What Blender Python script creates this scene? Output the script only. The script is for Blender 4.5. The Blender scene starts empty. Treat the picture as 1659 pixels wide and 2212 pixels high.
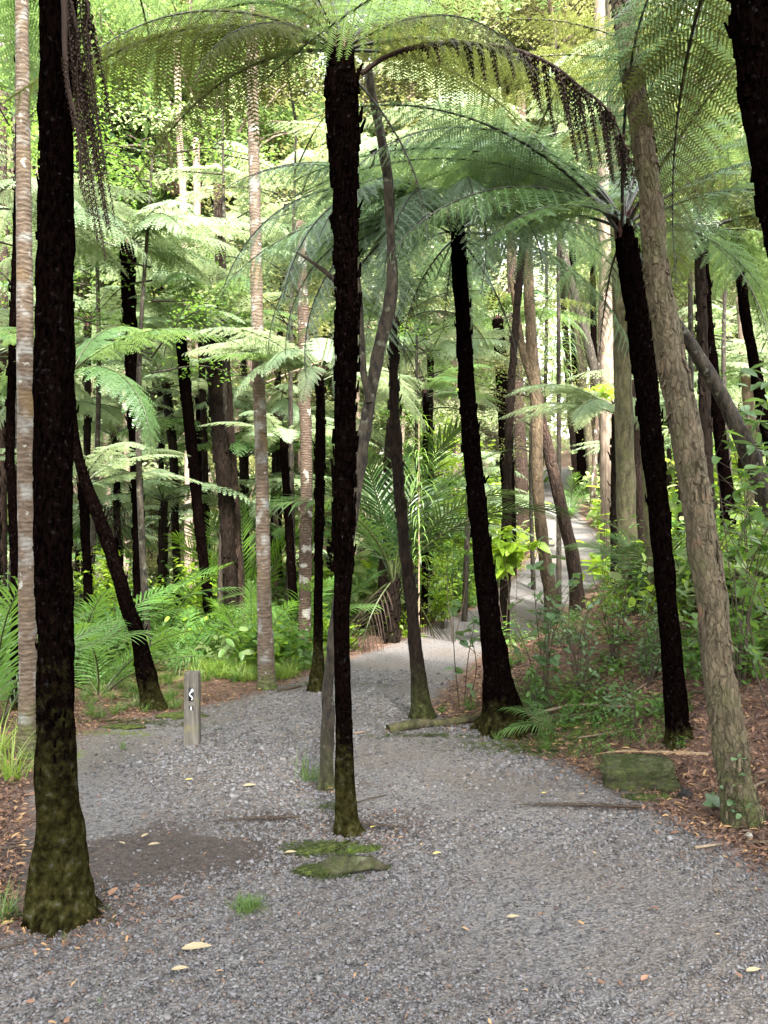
import bpy, bmesh, math, random
import numpy as np
from mathutils import Vector, Matrix, Euler, noise
S = bpy.context.scene
COL = S.collection
R = math.radians
rnd = random.Random(7)
# ------------------------------------------------------------ camera, sky, sun, exposure
EYE = 1.6; PITCH = R(1.46); FPX = 1728.0          # focal length in units of a 1659 x 2212 picture
cd = bpy.data.cameras.new('camera'); cam = bpy.data.objects.new('camera', cd); COL.objects.link(cam)
cam.location = (0, 0, EYE); cam.rotation_euler = (R(90) + PITCH, 0, 0)
cd.sensor_fit = 'VERTICAL'; cd.angle_y = 2*math.atan(1106/FPX); cd.clip_start = .05; cd.clip_end = 2000
S.camera = cam
W = bpy.data.worlds.new('World'); S.world = W; W.use_nodes = True
wn = W.node_tree; bg = wn.nodes['Background']
sky = wn.nodes.new('ShaderNodeTexSky'); sky.sky_type = 'NISHITA'; sky.sun_disc = False
SUN_EL, SUN_AZ = R(52), R(168)                     # azimuth from +Y, clockwise
sky.sun_elevation = SUN_EL; sky.sun_rotation = SUN_AZ; sky.dust_density = 3.0; sky.air_density = 1.0
hs = wn.nodes.new('ShaderNodeHueSaturation'); hs.inputs['Saturation'].default_value = .18; hs.inputs['Value'].default_value = 1.15
wn.links.new(sky.outputs[0], hs.inputs['Color']); wn.links.new(hs.outputs[0], bg.inputs[0]); bg.inputs[1].default_value = .15
sl = bpy.data.lights.new('sun', 'SUN'); sun = bpy.data.objects.new('sun', sl); COL.objects.link(sun)
sl.energy = 3.2; sl.angle = R(6); sl.color = (1, .96, .88)
sd = Vector((math.sin(SUN_AZ)*math.cos(SUN_EL), math.cos(SUN_AZ)*math.cos(SUN_EL), math.sin(SUN_EL)))
sun.rotation_euler = sd.to_track_quat('Z', 'Y').to_euler()
S.view_settings.view_transform = 'Standard'; S.view_settings.look = 'None'; S.view_settings.gamma = 1
S.view_settings.use_curve_mapping = False; S.view_settings.exposure = 3.15
S.render.engine = 'CYCLES'
c = S.cycles; c.max_bounces = 6; c.diffuse_bounces = 4; c.glossy_bounces = 2; c.transmission_bounces = 4; c.transparent_max_bounces = 4
c.caustics_reflective = False; c.caustics_refractive = False; c.use_denoising = True

# ------------------------------------------------------------ terrain
def ss(a, b, x):
    t = np.clip((x - a)/(b - a), 0, 1); return t*t*(3 - 2*t)
PY = [0, 3, 3.3, 4, 5, 6, 6.6, 7.2, 9, 11, 12, 16, 20, 27, 35, 50, 400]
XR = [3.5, 2.2, 2.0, 1.72, 1.40, 1.02, .72, .30, .82, 1.45, 2.0, 4.3, 5.75, 6.7, 8.1, 12, 40]
LY = [0, 2.6, 3.0, 3.3, 3.8, 4.6, 5.2, 6.2, 7.0, 7.5, 8.5, 10, 12, 13, 14, 16, 20, 27, 35, 50, 400]
XL = [-3, -2.4, -1.9, -1.45, -1.6, -1.95, -2.2, -2.45, -1.9, -1.55, -.98, -.5, .40, 1.0, 1.65, 2.5, 3.9, 5.1, 6.7, 10, 38]
ZY = [0, 9, 12, 20, 27, 35, 50, 90, 160, 400]
ZC = [0, 0, .03, 1.14, 2.05, 3.4, 5.6, 9, 16, 30]
def H(x, y):
    x = np.asarray(x, float); y = np.asarray(y, float)
    xr = np.interp(y, PY, XR); xl = np.interp(y, LY, XL); zc = np.interp(y, ZY, ZC)
    r = np.maximum(x - xr, 0); l = np.maximum(xl - x, 0)
    zr = zc + .40*np.maximum(r - .15, 0)*ss(0, .9, r)
    zr = np.where(r > 9, zc + .40*8.85 + (np.minimum(r, 60) - 9)*.12, zr)
    zl = np.maximum(zc - .32*l*ss(0, .5, l), np.minimum(zc, .06*np.maximum(y - 24, 0)))
    zl = zl - .02*np.minimum(l, 6) - 3.6*ss(13, 24, y)*ss(1.2, 8, l)*(1 - ss(34, 60, y))
    z = np.where(r > 0, zr, zl)
    wob = .018*np.sin(x*2.3 + y*1.1) + .014*np.sin(y*3.1 - x*1.7 + 1) + .06*ss(.2, 2, r + l)*np.sin(x*1.9 + 2)*np.sin(y*1.3)
    return z + wob*np.clip(y/4, .3, 1)
from bisect import bisect_right
def _li(v, xs, ys):
    if v <= xs[0]: return ys[0]
    if v >= xs[-1]: return ys[-1]
    i = bisect_right(xs, v); return ys[i-1] + (ys[i] - ys[i-1])*(v - xs[i-1])/(xs[i] - xs[i-1])
def _ss(a, b, x):
    t = min(max((x - a)/(b - a), 0), 1); return t*t*(3 - 2*t)
def h(x, y):
    xr = _li(y, PY, XR); xl = _li(y, LY, XL); zc = _li(y, ZY, ZC); r = max(x - xr, 0); l = max(xl - x, 0)
    if r > 0: z = zc + .40*max(r - .15, 0)*_ss(0, .9, r) if r <= 9 else zc + .40*8.85 + (min(r, 60) - 9)*.12
    else: z = max(zc - .32*l*_ss(0, .5, l), min(zc, .06*max(y - 24, 0))) - .02*min(l, 6) - 3.6*_ss(13, 24, y)*_ss(1.2, 8, l)*(1 - _ss(34, 60, y))
    wob = .018*math.sin(x*2.3 + y*1.1) + .014*math.sin(y*3.1 - x*1.7 + 1) + .06*_ss(.2, 2, r + l)*math.sin(x*1.9 + 2)*math.sin(y*1.3)
    return z + wob*min(max(y/4, .3), 1)
def ray(u, v):
    a = (u - 829.5)/FPX; b = (1106 - v)/FPX
    return Vector((a, math.cos(PITCH) - b*math.sin(PITCH), math.sin(PITCH) + b*math.cos(PITCH)))
def at(u, v, Y):                                   # point seen at (u, v) at distance Y
    d = ray(u, v); return Vector((0, 0, EYE)) + d*(Y/d.y)
def G(u, v):                                       # point of the ground seen at (u, v)
    d = ray(u, v); t = 1.5; o = Vector((0, 0, EYE))
    while t < 120:
        p = o + d*t
        if p.z < h(p.x, p.y): return Vector((p.x, p.y, h(p.x, p.y)))
        t += .02 if t < 15 else .1
    return Vector((p.x, p.y, h(p.x, p.y)))
def proj(x, y, z):
    q = Vector((x, y, z - EYE)); f = Vector((0, math.cos(PITCH), math.sin(PITCH))); up = Vector((0, -math.sin(PITCH), math.cos(PITCH)))
    d = max(q.dot(f), .01); return 829.5 + FPX*q.x/d, 1106 - FPX*q.dot(up)/d

# ------------------------------------------------------------ materials
def nt(name):
    m = bpy.data.materials.new(name); m.use_nodes = True; t = m.node_tree; p = t.nodes['Principled BSDF']
    def N(k, **kw):
        n = t.nodes.new('ShaderNode' + k)
        for a, b in kw.items(): setattr(n, a, b)
        return n
    return m, t, p, N, t.links.new
def ramp(N, L, fac, stops):
    r = N('ValToRGB'); e = r.color_ramp.elements
    while len(e) < len(stops): e.new(.5)
    for i, (p, cc) in enumerate(stops): e[i].position = p; e[i].color = (*cc, 1)
    L(fac, r.inputs[0]); return r.outputs[0]
def mixc(N, L, f, a, b, mode='MIX'):
    n = N('Mix', data_type='RGBA', blend_type=mode)
    for s, v in ((0, f), (6, a), (7, b)):
        if hasattr(v, 'is_linked') or hasattr(v, 'links'): L(v, n.inputs[s])
        elif s == 0: n.inputs[0].default_value = v
        else: n.inputs[s].default_value = (*v, 1)
    return n.outputs[2]
def math_(N, L, op, a, b=0.0, clamp=False):
    n = N('Math', operation=op, use_clamp=clamp)
    for i, v in enumerate((a, b)):
        if hasattr(v, 'links'): L(v, n.inputs[i])
        else: n.inputs[i].default_value = v
    return n.outputs[0]
def leafmat(name, a, b, tr, trans=.35, rough=.42, spec=.5):
    """a..b: range of surface colour, tr: colour of the light that comes through"""
    m, t, p, N, L = nt(name)
    at_ = N('Attribute', attribute_name='tint'); oi = N('ObjectInfo')
    f = math_(N, L, 'ADD', math_(N, L, 'MULTIPLY', at_.outputs['Fac'], .6), math_(N, L, 'MULTIPLY', oi.outputs['Random'], .4))
    col = mixc(N, L, f, a, b); L(col, p.inputs['Base Color'])
    p.inputs['Roughness'].default_value = rough; p.inputs['Specular IOR Level'].default_value = spec
    tb = N('BsdfTranslucent'); L(mixc(N, L, f, tuple(x*.75 for x in tr), tr), tb.inputs[0])
    mx = N('MixShader'); mx.inputs[0].default_value = trans
    L(p.outputs[0], mx.inputs[1]); L(tb.outputs[0], mx.inputs[2]); L(mx.outputs[0], t.nodes['Material Output'].inputs[0])
    return m
M = {}
M['fern'] = leafmat('fern_green', (.035, .09, .030), (.10, .18, .06), (.27, .40, .12), .46, .34, .7)
M['fern_silver'] = leafmat('fern_silver', (.05, .10, .065), (.17, .26, .17), (.20, .31, .13), .38, .34, .8)
M['fern_olive'] = leafmat('fern_olive', (.035, .045, .012), (.085, .095, .024), (.17, .20, .045), .45, .5)
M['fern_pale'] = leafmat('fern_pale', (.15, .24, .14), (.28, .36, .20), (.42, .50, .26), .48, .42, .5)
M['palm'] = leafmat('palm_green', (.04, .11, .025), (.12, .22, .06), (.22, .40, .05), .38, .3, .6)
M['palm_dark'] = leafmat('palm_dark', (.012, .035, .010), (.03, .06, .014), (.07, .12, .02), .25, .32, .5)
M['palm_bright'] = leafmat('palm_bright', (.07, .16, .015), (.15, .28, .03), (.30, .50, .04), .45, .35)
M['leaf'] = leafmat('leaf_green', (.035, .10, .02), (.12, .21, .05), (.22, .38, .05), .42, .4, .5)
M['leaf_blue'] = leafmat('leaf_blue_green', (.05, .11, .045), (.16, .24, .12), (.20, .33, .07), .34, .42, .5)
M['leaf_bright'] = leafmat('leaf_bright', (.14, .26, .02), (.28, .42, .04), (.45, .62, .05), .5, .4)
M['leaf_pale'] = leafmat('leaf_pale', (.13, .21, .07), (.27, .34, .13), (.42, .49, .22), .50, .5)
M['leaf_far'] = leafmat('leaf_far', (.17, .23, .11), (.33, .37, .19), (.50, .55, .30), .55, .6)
M['leaf_mid'] = leafmat('leaf_mid_green', (.06, .125, .04), (.14, .21, .075), (.24, .35, .09), .44, .5)
M['leaf_olive'] = leafmat('leaf_olive', (.08, .095, .035), (.17, .165, .055), (.26, .27, .09), .42, .5)
M['grass'] = leafmat('grass_blade', (.05, .11, .02), (.12, .20, .04), (.20, .32, .04), .35, .45)
M['grass_bright'] = leafmat('grass_bright', (.14, .24, .03), (.28, .34, .08), (.35, .48, .06), .4, .45)
M['dead'] = leafmat('dead_frond', (.016, .010, .007), (.05, .032, .024), (.06, .04, .02), .12, .8, .2)
M['dead_pale'] = leafmat('dead_leaf_pale', (.24, .13, .065), (.46, .30, .15), (.2, .12, .05), .1, .7, .3)
M['litter'] = leafmat('leaf_litter', (.07, .035, .024), (.30, .17, .11), (.1, .05, .03), .05, .75, .3)
M['needle'] = leafmat('dry_needles', (.05, .032, .028), (.14, .09, .075), (.1, .05, .03), .05, .85, .2)

def plain(name, col, rough=.7, spec=.4):
    m, t, p, N, L = nt(name); p.inputs['Base Color'].default_value = (*col, 1)
    tc = N('TexCoord'); nz = N('TexNoise'); nz.inputs['Scale'].default_value = 30; nz.inputs['Detail'].default_value = 5
    L(tc.outputs['Object'], nz.inputs['Vector'])
    L(ramp(N, L, nz.outputs[0], [(.3, tuple(x*.6 for x in col)), (.7, tuple(min(1, x*1.3) for x in col))]), p.inputs['Base Color'])
    p.inputs['Roughness'].default_value = rough; p.inputs['Specular IOR Level'].default_value = spec
    return m
M['stipe'] = plain('frond_stalk', (.035, .045, .012), .4)
M['stipe_dark'] = plain('frond_stalk_dark', (.012, .012, .006), .4)
M['scale_red'] = plain('crown_scales_red', (.045, .014, .010), .8)
M['twig'] = plain('twig', (.05, .035, .022), .8)
M['twig_pale'] = plain('twig_pale', (.20, .15, .10), .8)
M['white'] = plain('sign_white', (.75, .75, .75), .4)
M['black'] = plain('sign_black', (.012, .012, .014), .35)
M['charcoal'] = plain('charcoal_wood', (.008, .007, .006), .8)

def bark(name, dark, light, scale=(14, 14, 3), moss=(.05, .075, .012), speck=None, bump=.6, rings=None, spots=None, rough=.85, spec=.25, bd=.02, plates=None):
    m, t, p, N, L = nt(name)
    tc = N('TexCoord'); mp = N('Mapping'); mp.inputs['Scale'].default_value = scale; L(tc.outputs['Object'], mp.inputs[0])
    nz = N('TexNoise'); nz.inputs['Scale'].default_value = 1.6; nz.inputs['Detail'].default_value = 8; nz.inputs['Roughness'].default_value = .65
    L(mp.outputs[0], nz.inputs['Vector'])
    col = ramp(N, L, nz.outputs[0], [(.38, dark), (.50, tuple(a*.55 + b*.45 for a, b in zip(dark, light))), (.66, light)]); hgt = nz.outputs[0]
    n2 = N('TexNoise'); n2.inputs['Scale'].default_value = 2.2; n2.inputs['Detail'].default_value = 6; L(tc.outputs['Object'], n2.inputs['Vector'])
    if rings:
        r_col, r_scale = rings
        wv = N('TexWave', bands_direction='Z'); wv.inputs['Scale'].default_value = r_scale; wv.inputs['Distortion'].default_value = 5.5
        wv.inputs['Detail'].default_value = 3; wv.inputs['Detail Scale'].default_value = 1.6; L(tc.outputs['Object'], wv.inputs['Vector'])
        f = ramp(N, L, wv.outputs['Fac'], [(.0, (.55,)*3), (.22, (0, 0, 0))])
        col = mixc(N, L, f, col, r_col); hgt = math_(N, L, 'ADD', hgt, math_(N, L, 'MULTIPLY', wv.outputs['Fac'], .25))
    for sc, lo, hi, cc in (spots or []):
        n3 = N('TexNoise'); n3.inputs['Scale'].default_value = sc; n3.inputs['Detail'].default_value = 4
        mp3 = N('Mapping'); mp3.inputs['Location'].default_value = (sc, 3, 1); L(tc.outputs['Object'], mp3.inputs[0]); L(mp3.outputs[0], n3.inputs['Vector'])
        col = mixc(N, L, ramp(N, L, n3.outputs[0], [(lo, (0, 0, 0)), (hi, (1, 1, 1))]), col, cc)
    if plates:                                      # irregular curling plates, the shadow lines in their gaps painted as dark colour
        mpp = N('Mapping'); mpp.inputs['Scale'].default_value = plates; L(tc.outputs['Object'], mpp.inputs[0])
        ds = N('TexNoise'); ds.inputs['Scale'].default_value = 1.3; ds.inputs['Detail'].default_value = 5; L(mpp.outputs[0], ds.inputs['Vector'])
        vm = N('VectorMath', operation='ADD'); L(mpp.outputs[0], vm.inputs[0]); L(ds.outputs['Color'], vm.inputs[1])
        ve = N('TexVoronoi', feature='DISTANCE_TO_EDGE'); ve.inputs['Scale'].default_value = 1.0; L(vm.outputs[0], ve.inputs['Vector'])
        vc = N('TexVoronoi'); vc.inputs['Scale'].default_value = 1.0; L(vm.outputs[0], vc.inputs['Vector']); sc_ = N('SeparateColor'); L(vc.outputs['Color'], sc_.inputs[0])
        col = mixc(N, L, .35, col, ramp(N, L, sc_.outputs[0], [(0, dark), (1, tuple(min(1, x*1.25) for x in light))]))
        col = mixc(N, L, ramp(N, L, ve.outputs['Distance'], [(.0, (.5,)*3), (.05, (0, 0, 0))]), col, tuple(x*.35 for x in dark))
        hgt = math_(N, L, 'ADD', math_(N, L, 'MULTIPLY', hgt, .5), ramp(N, L, ve.outputs['Distance'], [(0, (0, 0, 0)), (.25, (1, 1, 1))]))
        hgt = math_(N, L, 'ADD', hgt, math_(N, L, 'MULTIPLY', sc_.outputs[1], .5))
    if speck:
        n4 = N('TexNoise'); n4.inputs['Scale'].default_value = 42; n4.inputs['Detail'].default_value = 3; L(tc.outputs['Object'], n4.inputs['Vector'])
        col = mixc(N, L, ramp(N, L, n4.outputs[0], [(.62, (0, 0, 0)), (.74, (1, 1, 1))]), col, speck)
    am = N('Attribute', attribute_name='moss'); n6 = N('TexNoise'); n6.inputs['Scale'].default_value = 15; n6.inputs['Detail'].default_value = 7; n6.inputs['Roughness'].default_value = .7; L(tc.outputs['Object'], n6.inputs['Vector'])
    f = math_(N, L, 'ADD', math_(N, L, 'MULTIPLY', am.outputs['Fac'], 1.15), math_(N, L, 'MULTIPLY', math_(N, L, 'SUBTRACT', n6.outputs[0], .5), 2.2))
    f = math_(N, L, 'SUBTRACT', f, .38, True)
    f = math_(N, L, 'MULTIPLY', f, math_(N, L, 'GREATER_THAN', am.outputs['Fac'], .002))
    n5 = N('TexNoise'); n5.inputs['Scale'].default_value = 34; n5.inputs['Detail'].default_value = 5; L(tc.outputs['Object'], n5.inputs['Vector'])
    mcol = ramp(N, L, n5.outputs[0], [(.3, tuple(x*.25 for x in moss)), (.5, moss), (.62, tuple(x*1.6 for x in moss)), (.70, tuple(min(1, x*.9 + .05) for x in moss))])
    col = mixc(N, L, f, col, mcol)
    L(col, p.inputs['Base Color']); p.inputs['Roughness'].default_value = rough; p.inputs['Specular IOR Level'].default_value = spec
    b = N('Bump'); b.inputs['Strength'].default_value = bump; b.inputs['Distance'].default_value = bd; L(hgt, b.inputs['Height']); L(b.outputs[0], p.inputs['Normal'])
    return m
M['bark_fern'] = bark('bark_tree_fern', (.0003, .0002, .0002), (.0042, .0023, .0019), (46, 46, 16), moss=(.030, .028, .009), speck=(.013, .011, .011), bump=1, spec=.0, rough=1.0)
M['bark_fern_brown'] = bark('bark_tree_fern_brown', (.003, .002, .0015), (.020, .0135, .0095), (30, 30, 8), moss=(.035, .04, .012), bump=1, spec=.06)
M['bark_grey'] = bark('bark_grey_brown', (.007, .0055, .004), (.05, .04, .027), (20, 20, 8), moss=(.04, .045, .012), bump=1, spots=[(14, .60, .68, (.09, .09, .065))])
M['bark_ring'] = bark('bark_ringed_palm', (.055, .040, .027), (.135, .102, .075), (8, 8, 26), rings=((.055, .034, .02), 9.0), spots=[(6, .54, .66, (.17, .165, .15)), (3.3, .58, .74, (.115, .078, .035)), (14, .64, .70, (.26, .26, .23))], bump=.6)
M['bark_ring_dark'] = bark('bark_ringed_brown', (.035, .023, .015), (.09, .062, .043), (10, 10, 26), rings=((.024, .015, .01), 10.0), spots=[(7, .58, .64, (.22, .21, .18))], bump=.8)
M['bark_flaky'] = bark('bark_flaky', (.045, .036, .020), (.135, .108, .068), (13, 13, 5), moss=(.04, .048, .012), spots=[(4, .5, .66, (.075, .075, .032)), (7, .64, .74, (.18, .10, .055))], bump=1, bd=.012, plates=(34, 34, 13))
M['bark_red'] = bark('bark_red_brown', (.016, .009, .006), (.065, .038, .026), (14, 14, 4), plates=(24, 24, 6), bump=1)
M['bark_mossy'] = bark('bark_mossy', (.022, .019, .010), (.10, .085, .048), (14, 14, 4), moss=(.055, .065, .012), bump=1)
M['bark_orange'] = bark('bark_orange_brown', (.035, .024, .013), (.12, .085, .052), (13, 13, 5), plates=(24, 24, 7))
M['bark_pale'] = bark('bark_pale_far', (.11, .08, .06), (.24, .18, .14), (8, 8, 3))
M['rock'] = bark('mossy_rock', (.03, .026, .016), (.085, .075, .045), (14, 14, 14), moss=(.035, .045, .010), bump=1, spots=[(12, .58, .66, (.12, .12, .08))])
M['moss'] = bark('moss_cushion', (.03, .05, .006), (.10, .145, .014), (40, 40, 40), moss=(.14, .2, .02), bump=1)
M['cream'] = plain('cream_leaf', (.34, .27, .165), .6)
M['pale_stone'] = plain('pale_stone', (.22, .20, .16), .8)
M['moss_dark'] = bark('moss_dark', (.03, .045, .01), (.10, .12, .02), (30, 30, 30), moss=(.06, .09, .02), bump=1)
M['post'] = bark('weathered_post', (.062, .056, .046), (.14, .128, .108), (30, 30, 3), moss=(.10, .11, .05), bump=.3, spots=[(9, .60, .72, (.13, .12, .06))])

# gravel stones: colour by instance
m, t, p, N, L = nt('gravel_stone')
oi = N('ObjectInfo')
L(ramp(N, L, oi.outputs['Random'], [(0, (.032, .029, .030)), (.2, (.075, .069, .071)), (.42, (.122, .117, .124)), (.60, (.165, .160, .170)), (.70, (.135, .106, .088)), (.78, (.09, .070, .062)), (.92, (.195, .188, .186)), (1, (.055, .053, .058))]), p.inputs['Base Color'])
p.inputs['Roughness'].default_value = .6; p.inputs['Specular IOR Level'].default_value = .45
M['stone'] = m
# the ground sheet
m, t, p, N, L = nt('forest_floor')
geo = N('NewGeometry'); gr = N('Attribute', attribute_name='gravel'); di = N('Attribute', attribute_name='dirt'); mo = N('Attribute', attribute_name='moss')
def tex(kind, sc, **kw):
    n = N(kind); n.inputs['Scale'].default_value = sc
    for k, v in kw.items(): n.inputs[k].default_value = v
    L(geo.outputs['Position'], n.inputs['Vector']); return n
vo = tex('TexVoronoi', 75); n1 = tex('TexNoise', 3, Detail=6); n2 = tex('TexNoise', 38, Detail=6); n3 = tex('TexNoise', 1.1, Detail=4); vo2 = tex('TexVoronoi', 22)
sep = N('SeparateColor'); L(vo.outputs['Color'], sep.inputs[0])
gcol = ramp(N, L, sep.outputs[0], [(0, (.042, .039, .040)), (.3, (.098, .092, .095)), (.6, (.135, .127, .131)), (.85, (.155, .136, .124)), (1, (.165, .155, .15))])
grit = ramp(N, L, n2.outputs[0], [(.35, (.070, .057, .049)), (.65, (.148, .124, .108))])
gcol = mixc(N, L, ramp(N, L, n3.outputs[0], [(.42, (0, 0, 0)), (.62, (.7,)*3)]), gcol, grit)
sep2 = N('SeparateColor'); L(vo2.outputs['Color'], sep2.inputs[0])
lit = ramp(N, L, sep2.outputs[0], [(0, (.05, .026, .019)), (.5, (.12, .066, .046)), (.8, (.18, .105, .075)), (1, (.26, .17, .12))])
lit = mixc(N, L, .5, lit, ramp(N, L, n2.outputs[0], [(.3, (.035, .02, .015)), (.7, (.15, .085, .06))]))
dcol = ramp(N, L, n2.outputs[0], [(.3, (.026, .020, .019)), (.7, (.085, .064, .056))])
mcol = ramp(N, L, n2.outputs[0], [(.3, (.04, .055, .012)), (.7, (.12, .15, .025))])
def edge(a, w=.5):
    f = math_(N, L, 'ADD', a, math_(N, L, 'MULTIPLY', math_(N, L, 'SUBTRACT', n1.outputs[0], .5), w))
    f = math_(N, L, 'ADD', f, math_(N, L, 'MULTIPLY', math_(N, L, 'SUBTRACT', n2.outputs[0], .5), w))
    return ramp(N, L, f, [(.4, (0, 0, 0)), (.6, (1, 1, 1))])
col = mixc(N, L, edge(gr.outputs['Fac']), lit, gcol)
col = mixc(N, L, edge(di.outputs['Fac'], 1.7), col, dcol)
col = mixc(N, L, edge(mo.outputs['Fac'], 1.0), col, mcol)
L(col, p.inputs['Base Color']); p.inputs['Roughness'].default_value = .8; p.inputs['Specular IOR Level'].default_value = .3
b = N('Bump'); b.inputs['Strength'].default_value = .9; b.inputs['Distance'].default_value = .012
L(math_(N, L, 'ADD', vo.outputs['Distance'], n2.outputs[0]), b.inputs['Height']); L(b.outputs[0], p.inputs['Normal'])
M['ground'] = m

# ------------------------------------------------------------ mesh helpers
def mk(V, F, mats, mi=None, attrs=None, smooth=False, name='mesh'):
    me = bpy.data.meshes.new(name)
    V = np.asarray(V, np.float32); 
    if isinstance(F, np.ndarray):
        n, k = F.shape; me.vertices.add(len(V)); me.vertices.foreach_set('co', V.ravel())
        me.loops.add(n*k); me.loops.foreach_set('vertex_index', F.astype(np.int32).ravel())
        me.polygons.add(n); me.polygons.foreach_set('loop_start', np.arange(0, n*k, k, dtype=np.int32))
        me.update(calc_edges=True)
    else:
        me.from_pydata([tuple(map(float, v)) for v in V], [], [tuple(int(i) for i in f) for f in F])
    for m_ in (mats if isinstance(mats, (list, tuple)) else [mats]): me.materials.append(M[m_])
    if mi is not None: me.polygons.foreach_set('material_index', np.asarray(mi, np.int32))
    for k_, v_ in (attrs or {}).items():
        a = me.attributes.new(k_, 'FLOAT', 'POINT'); a.data.foreach_set('value', np.asarray(v_, np.float32))
    if smooth: me.polygons.foreach_set('use_smooth', np.ones(len(me.polygons), bool))
    me.update(); return me
def ob(name, me, parent=None, loc=(0, 0, 0), rot=None, sc=None, kind=None):
    o = bpy.data.objects.new(name, me); COL.objects.link(o); o.location = loc
    if parent: o.parent = parent
    if rot is not None: o.rotation_euler = rot
    if sc is not None: o.scale = (sc,)*3 if np.isscalar(sc) else sc
    if kind: o['kind'] = kind
    return o
def tag(o, label, cat, group=None):
    o['label'] = label; o['category'] = cat
    if group: o['group'] = group
    return o
def thing(name, label, cat, loc, group=None, rz=0):
    o = ob(name, None, None, loc); o.rotation_euler = (0, 0, rz); return tag(o, label, cat, group)
class Acc:                                          # gathers quads of several pieces into one mesh
    def __init__(s): s.V = []; s.F = []; s.M = []; s.T = []; s.n = 0; s.X = []
    def add(s, V, F, mi=0, tint=None, moss=None):
        V = np.asarray(V, float); F = np.asarray(F, int)
        s.V.append(V); s.F.append(F + s.n); s.M.append(np.full(len(F), mi)); s.n += len(V)
        s.T.append(np.full(len(V), .5) if tint is None else np.broadcast_to(tint, (len(V),)))
        s.X.append(np.zeros(len(V)) if moss is None else np.broadcast_to(moss, (len(V),)))
    def mesh(s, mats, smooth=False):
        return mk(np.concatenate(s.V), np.concatenate(s.F), mats, np.concatenate(s.M), {'tint': np.concatenate(s.T), 'moss': np.concatenate(s.X)}, smooth)
def nrm(a): return a/np.maximum(np.linalg.norm(a, axis=-1, keepdims=True), 1e-9)
def smoothpath(P, Rr, step):
    P = np.asarray(P, float); Rr = np.asarray(Rr, float)
    if len(P) == 2:
        n = max(2, int(np.linalg.norm(P[1] - P[0])/step)); t = np.linspace(0, 1, n + 1)[:, None]
        return P[0] + (P[1] - P[0])*t, Rr[0] + (Rr[1] - Rr[0])*t[:, 0]
    Q = np.vstack([2*P[0] - P[1], P, 2*P[-1] - P[-2]]); out = []; ro = []
    for i in range(len(P) - 1):
        n = max(1, int(np.linalg.norm(P[i+1] - P[i])/step))
        for k in range(n):
            t = k/n; a, b_, c_, d_ = Q[i:i+4]
            out.append(.5*((2*b_) + (c_ - a)*t + (2*a - 5*b_ + 4*c_ - d_)*t*t + (3*b_ - a - 3*c_ + d_)*t**3)); ro.append(Rr[i] + (Rr[i+1] - Rr[i])*t)
    out.append(P[-1]); ro.append(Rr[-1]); return np.array(out), np.array(ro)
def tube(P, Rr, sides=8, disp=None, cap=True):
    P = np.asarray(P, float); n = len(P); T = nrm(np.gradient(P, axis=0))
    ref = np.array([1., 0, 0]) if abs(T[0][0]) < .8 else np.array([0, 0, 1.])
    A = nrm(np.cross(T, ref)); B = np.cross(T, A); th = np.linspace(0, 2*np.pi, sides, endpoint=False)
    rr = np.asarray(Rr, float)[:, None]*np.ones((n, sides))
    if disp is not None: rr = rr*disp(np.arange(n), th, P, rr)
    V = P[:, None, :] + rr[..., None]*(np.cos(th)[None, :, None]*A[:, None, :] + np.sin(th)[None, :, None]*B[:, None, :])
    i = np.arange(n - 1)[:, None]; j = np.arange(sides)[None, :]; j2 = (j + 1) % sides
    F = np.stack([i*sides + j, i*sides + j2, (i + 1)*sides + j2, (i + 1)*sides + j], -1).reshape(-1, 4)
    V = V.reshape(-1, 3)
    if cap:                                         # close the far end with a ring of quads to a small cap
        V = np.vstack([V, P[-1:]]); c_ = len(V) - 1
        F = np.vstack([F, [[(n-1)*sides + k, (n-1)*sides + (k+1) % sides, (n-1)*sides + (k+2) % sides, c_] for k in range(0, sides - 1, 2)]])
    return V, F
def fnoise(P, f, seed=0.):
    return np.array([noise.noise(Vector((q[0]*f[0] + seed, q[1]*f[1], q[2]*f[2]))) for q in P])

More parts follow.
